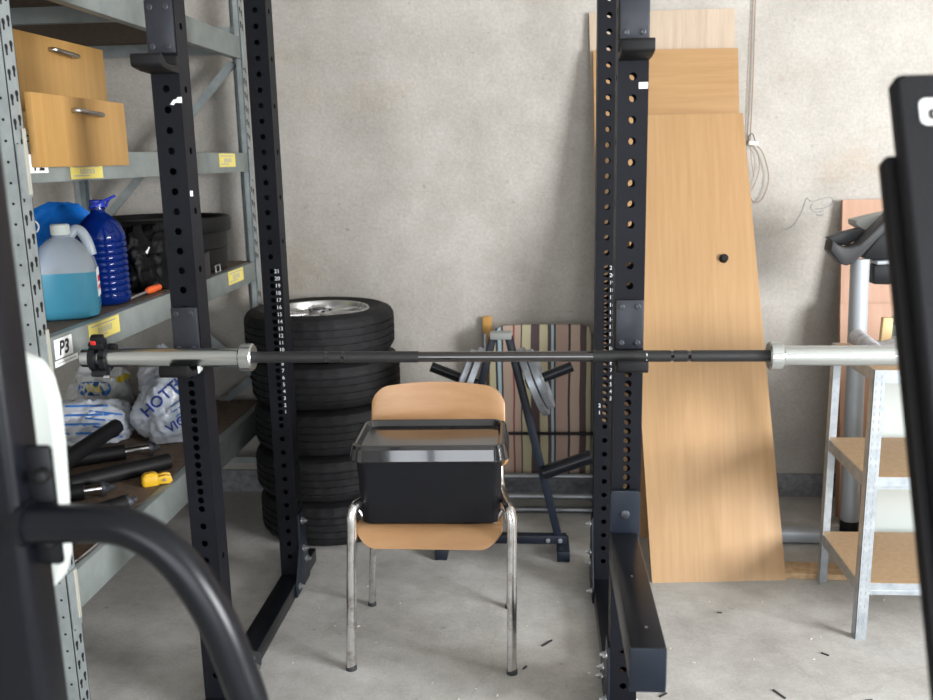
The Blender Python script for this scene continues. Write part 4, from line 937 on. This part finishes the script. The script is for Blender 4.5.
b = B(); rr_loft(b, [(.055,.040,.012,.001),(.062,.046,.014,.012),(.055,.040,.012,.034),(.035,.026,.01,.044)], 5, YM); b.build('clamp_body', M['yellow_plastic'], t, 50)
for s in (-1,1):
    b = B(); b.prism([(.02,.006),(.060,.002),(.072,.012),(.066,.030),(.048,.034),(.02,.030)], .012, YM @ Matrix.Translation((0,s*.016+.006,0)) @ Matrix.Rotation(R(90),4,'X'), .002); b.build('jaw', M['yellow_plastic'], t)
b = B(); b.cyl(YM @ Vector((.045,-.03,.020)), YM @ Vector((.045,.03,.020)), .005, n=12); b.build('pin', M['bolt'], t)
t = thing('black_case', (-1.42,2.32,ZL), 'black tool case with red latch at the near end of the lower shelf', 'case')
b = B(); b.box((-1.44,2.33,ZL+.046), (.20,.22,.090), None, .014, 3); b.build('case_body', M['black_plastic'], t)
b = B(); b.box((-1.337,2.34,ZL+.045), (.006,.05,.018), None, .002); b.build('latch', M['red'], t, 35, 'red latch')
t = B(); t.tube(bez([(-1.325,2.24,ZL+.009),(-1.292,2.235,ZL+.009),(-1.278,2.27,ZL+.009),(-1.276,2.42,ZL+.009),(-1.286,2.46,ZL+.009)],6), .008, 10); tag(t.build('chrome_hook', M['chrome']), 'bent chrome rod lying along the lower shelf edge beside the black case', 'rod')

# ------------------------------------------------------------------ small litter on the floor
b = B()
for k in range(70):
    x = random.uniform(-.8,1.6); y = random.uniform(2.2,3.15); s = random.uniform(.002,.005)
    b.box((x,y,.0012), (s*random.uniform(.6,2.6), s, .0018), (0,0,random.uniform(0,PI)))
o = b.build('litter', M['ivory'], None, 0); o['kind'] = 'stuff'; tag(o, 'pale flakes and chips scattered over the concrete floor', 'litter')
b = B()
for x, y, a, l in ((.70,2.49,-60,.05),(.36,2.47,40,.03),(.95,2.47,10,.022),(.90,2.72,-40,.025),(.02,2.75,50,.05),(.30,2.96,20,.02),(-.83,2.42,-50,.03),(.62,2.98,0,.016),(-.05,2.60,60,.02)):
    b.box((x,y,.002), (l,.006,.003), (0,0,R(a)))
o = b.build('leaf_litter', M['bolt_dark'], None, 0); o['kind'] = 'stuff'; tag(o, 'dark dry leaf bits lying on the concrete floor', 'litter')

# ------------------------------------------------------------------ light
def area(name, loc, target, sx, sy, power, col):
    l = bpy.data.lights.new(name, 'AREA'); l.shape = 'RECTANGLE'; l.size = sx; l.size_y = sy; l.energy = power; l.color = col
    o = bpy.data.objects.new(name, l); C.objects.link(o); o.location = loc
    o.rotation_euler = (Vector(target)-Vector(loc)).to_track_quat('-Z','Y').to_euler(); return o
area('door_daylight', (.75, -2.95, 1.45), (.75, 4, .9), 4.3, 1.9, 135, (.93,.965,1.0))
area('window_daylight', (4.5, -.1, 1.7), (-.3, 2.6, .5), 2.0, 1.3, 460, (.97,.98,1.0))
w = bpy.data.worlds.new('World'); bpy.context.scene.world = w; w.use_nodes = True
bg = w.node_tree.nodes['Background']; bg.inputs[0].default_value = (.75,.86,1.0,1); bg.inputs[1].default_value = 1.0

# ------------------------------------------------------------------ camera
f, th, ps, ro, hgt = 914.0, .20807, .0818, .0205, 1.57
F = Vector((-math.sin(ps)*math.cos(th), math.cos(ps)*math.cos(th), -math.sin(th))); R0 = Vector((math.cos(ps), math.sin(ps), 0)); U0 = R0.cross(F)
Rv = math.cos(ro)*R0-math.sin(ro)*U0; Uv = math.sin(ro)*R0+math.cos(ro)*U0
cd = bpy.data.cameras.new('Camera'); cam = bpy.data.objects.new('Camera', cd); C.objects.link(cam)
mw = Matrix((Rv, Uv, -F)).transposed().to_4x4(); mw.translation = (0,0,hgt); cam.matrix_world = mw
cd.sensor_width = 36; cd.sensor_fit = 'HORIZONTAL'; cd.lens = f/933*36; cd.clip_start = .05
cd.dof.use_dof = True; cd.dof.focus_distance = 2.75; cd.dof.aperture_fstop = 3.2
sc = bpy.context.scene; sc.camera = cam
sc.view_settings.view_transform = 'Standard'; sc.view_settings.look = 'None'; sc.view_settings.gamma = 1; sc.view_settings.use_curve_mapping = False
sc.view_settings.exposure = 0.06
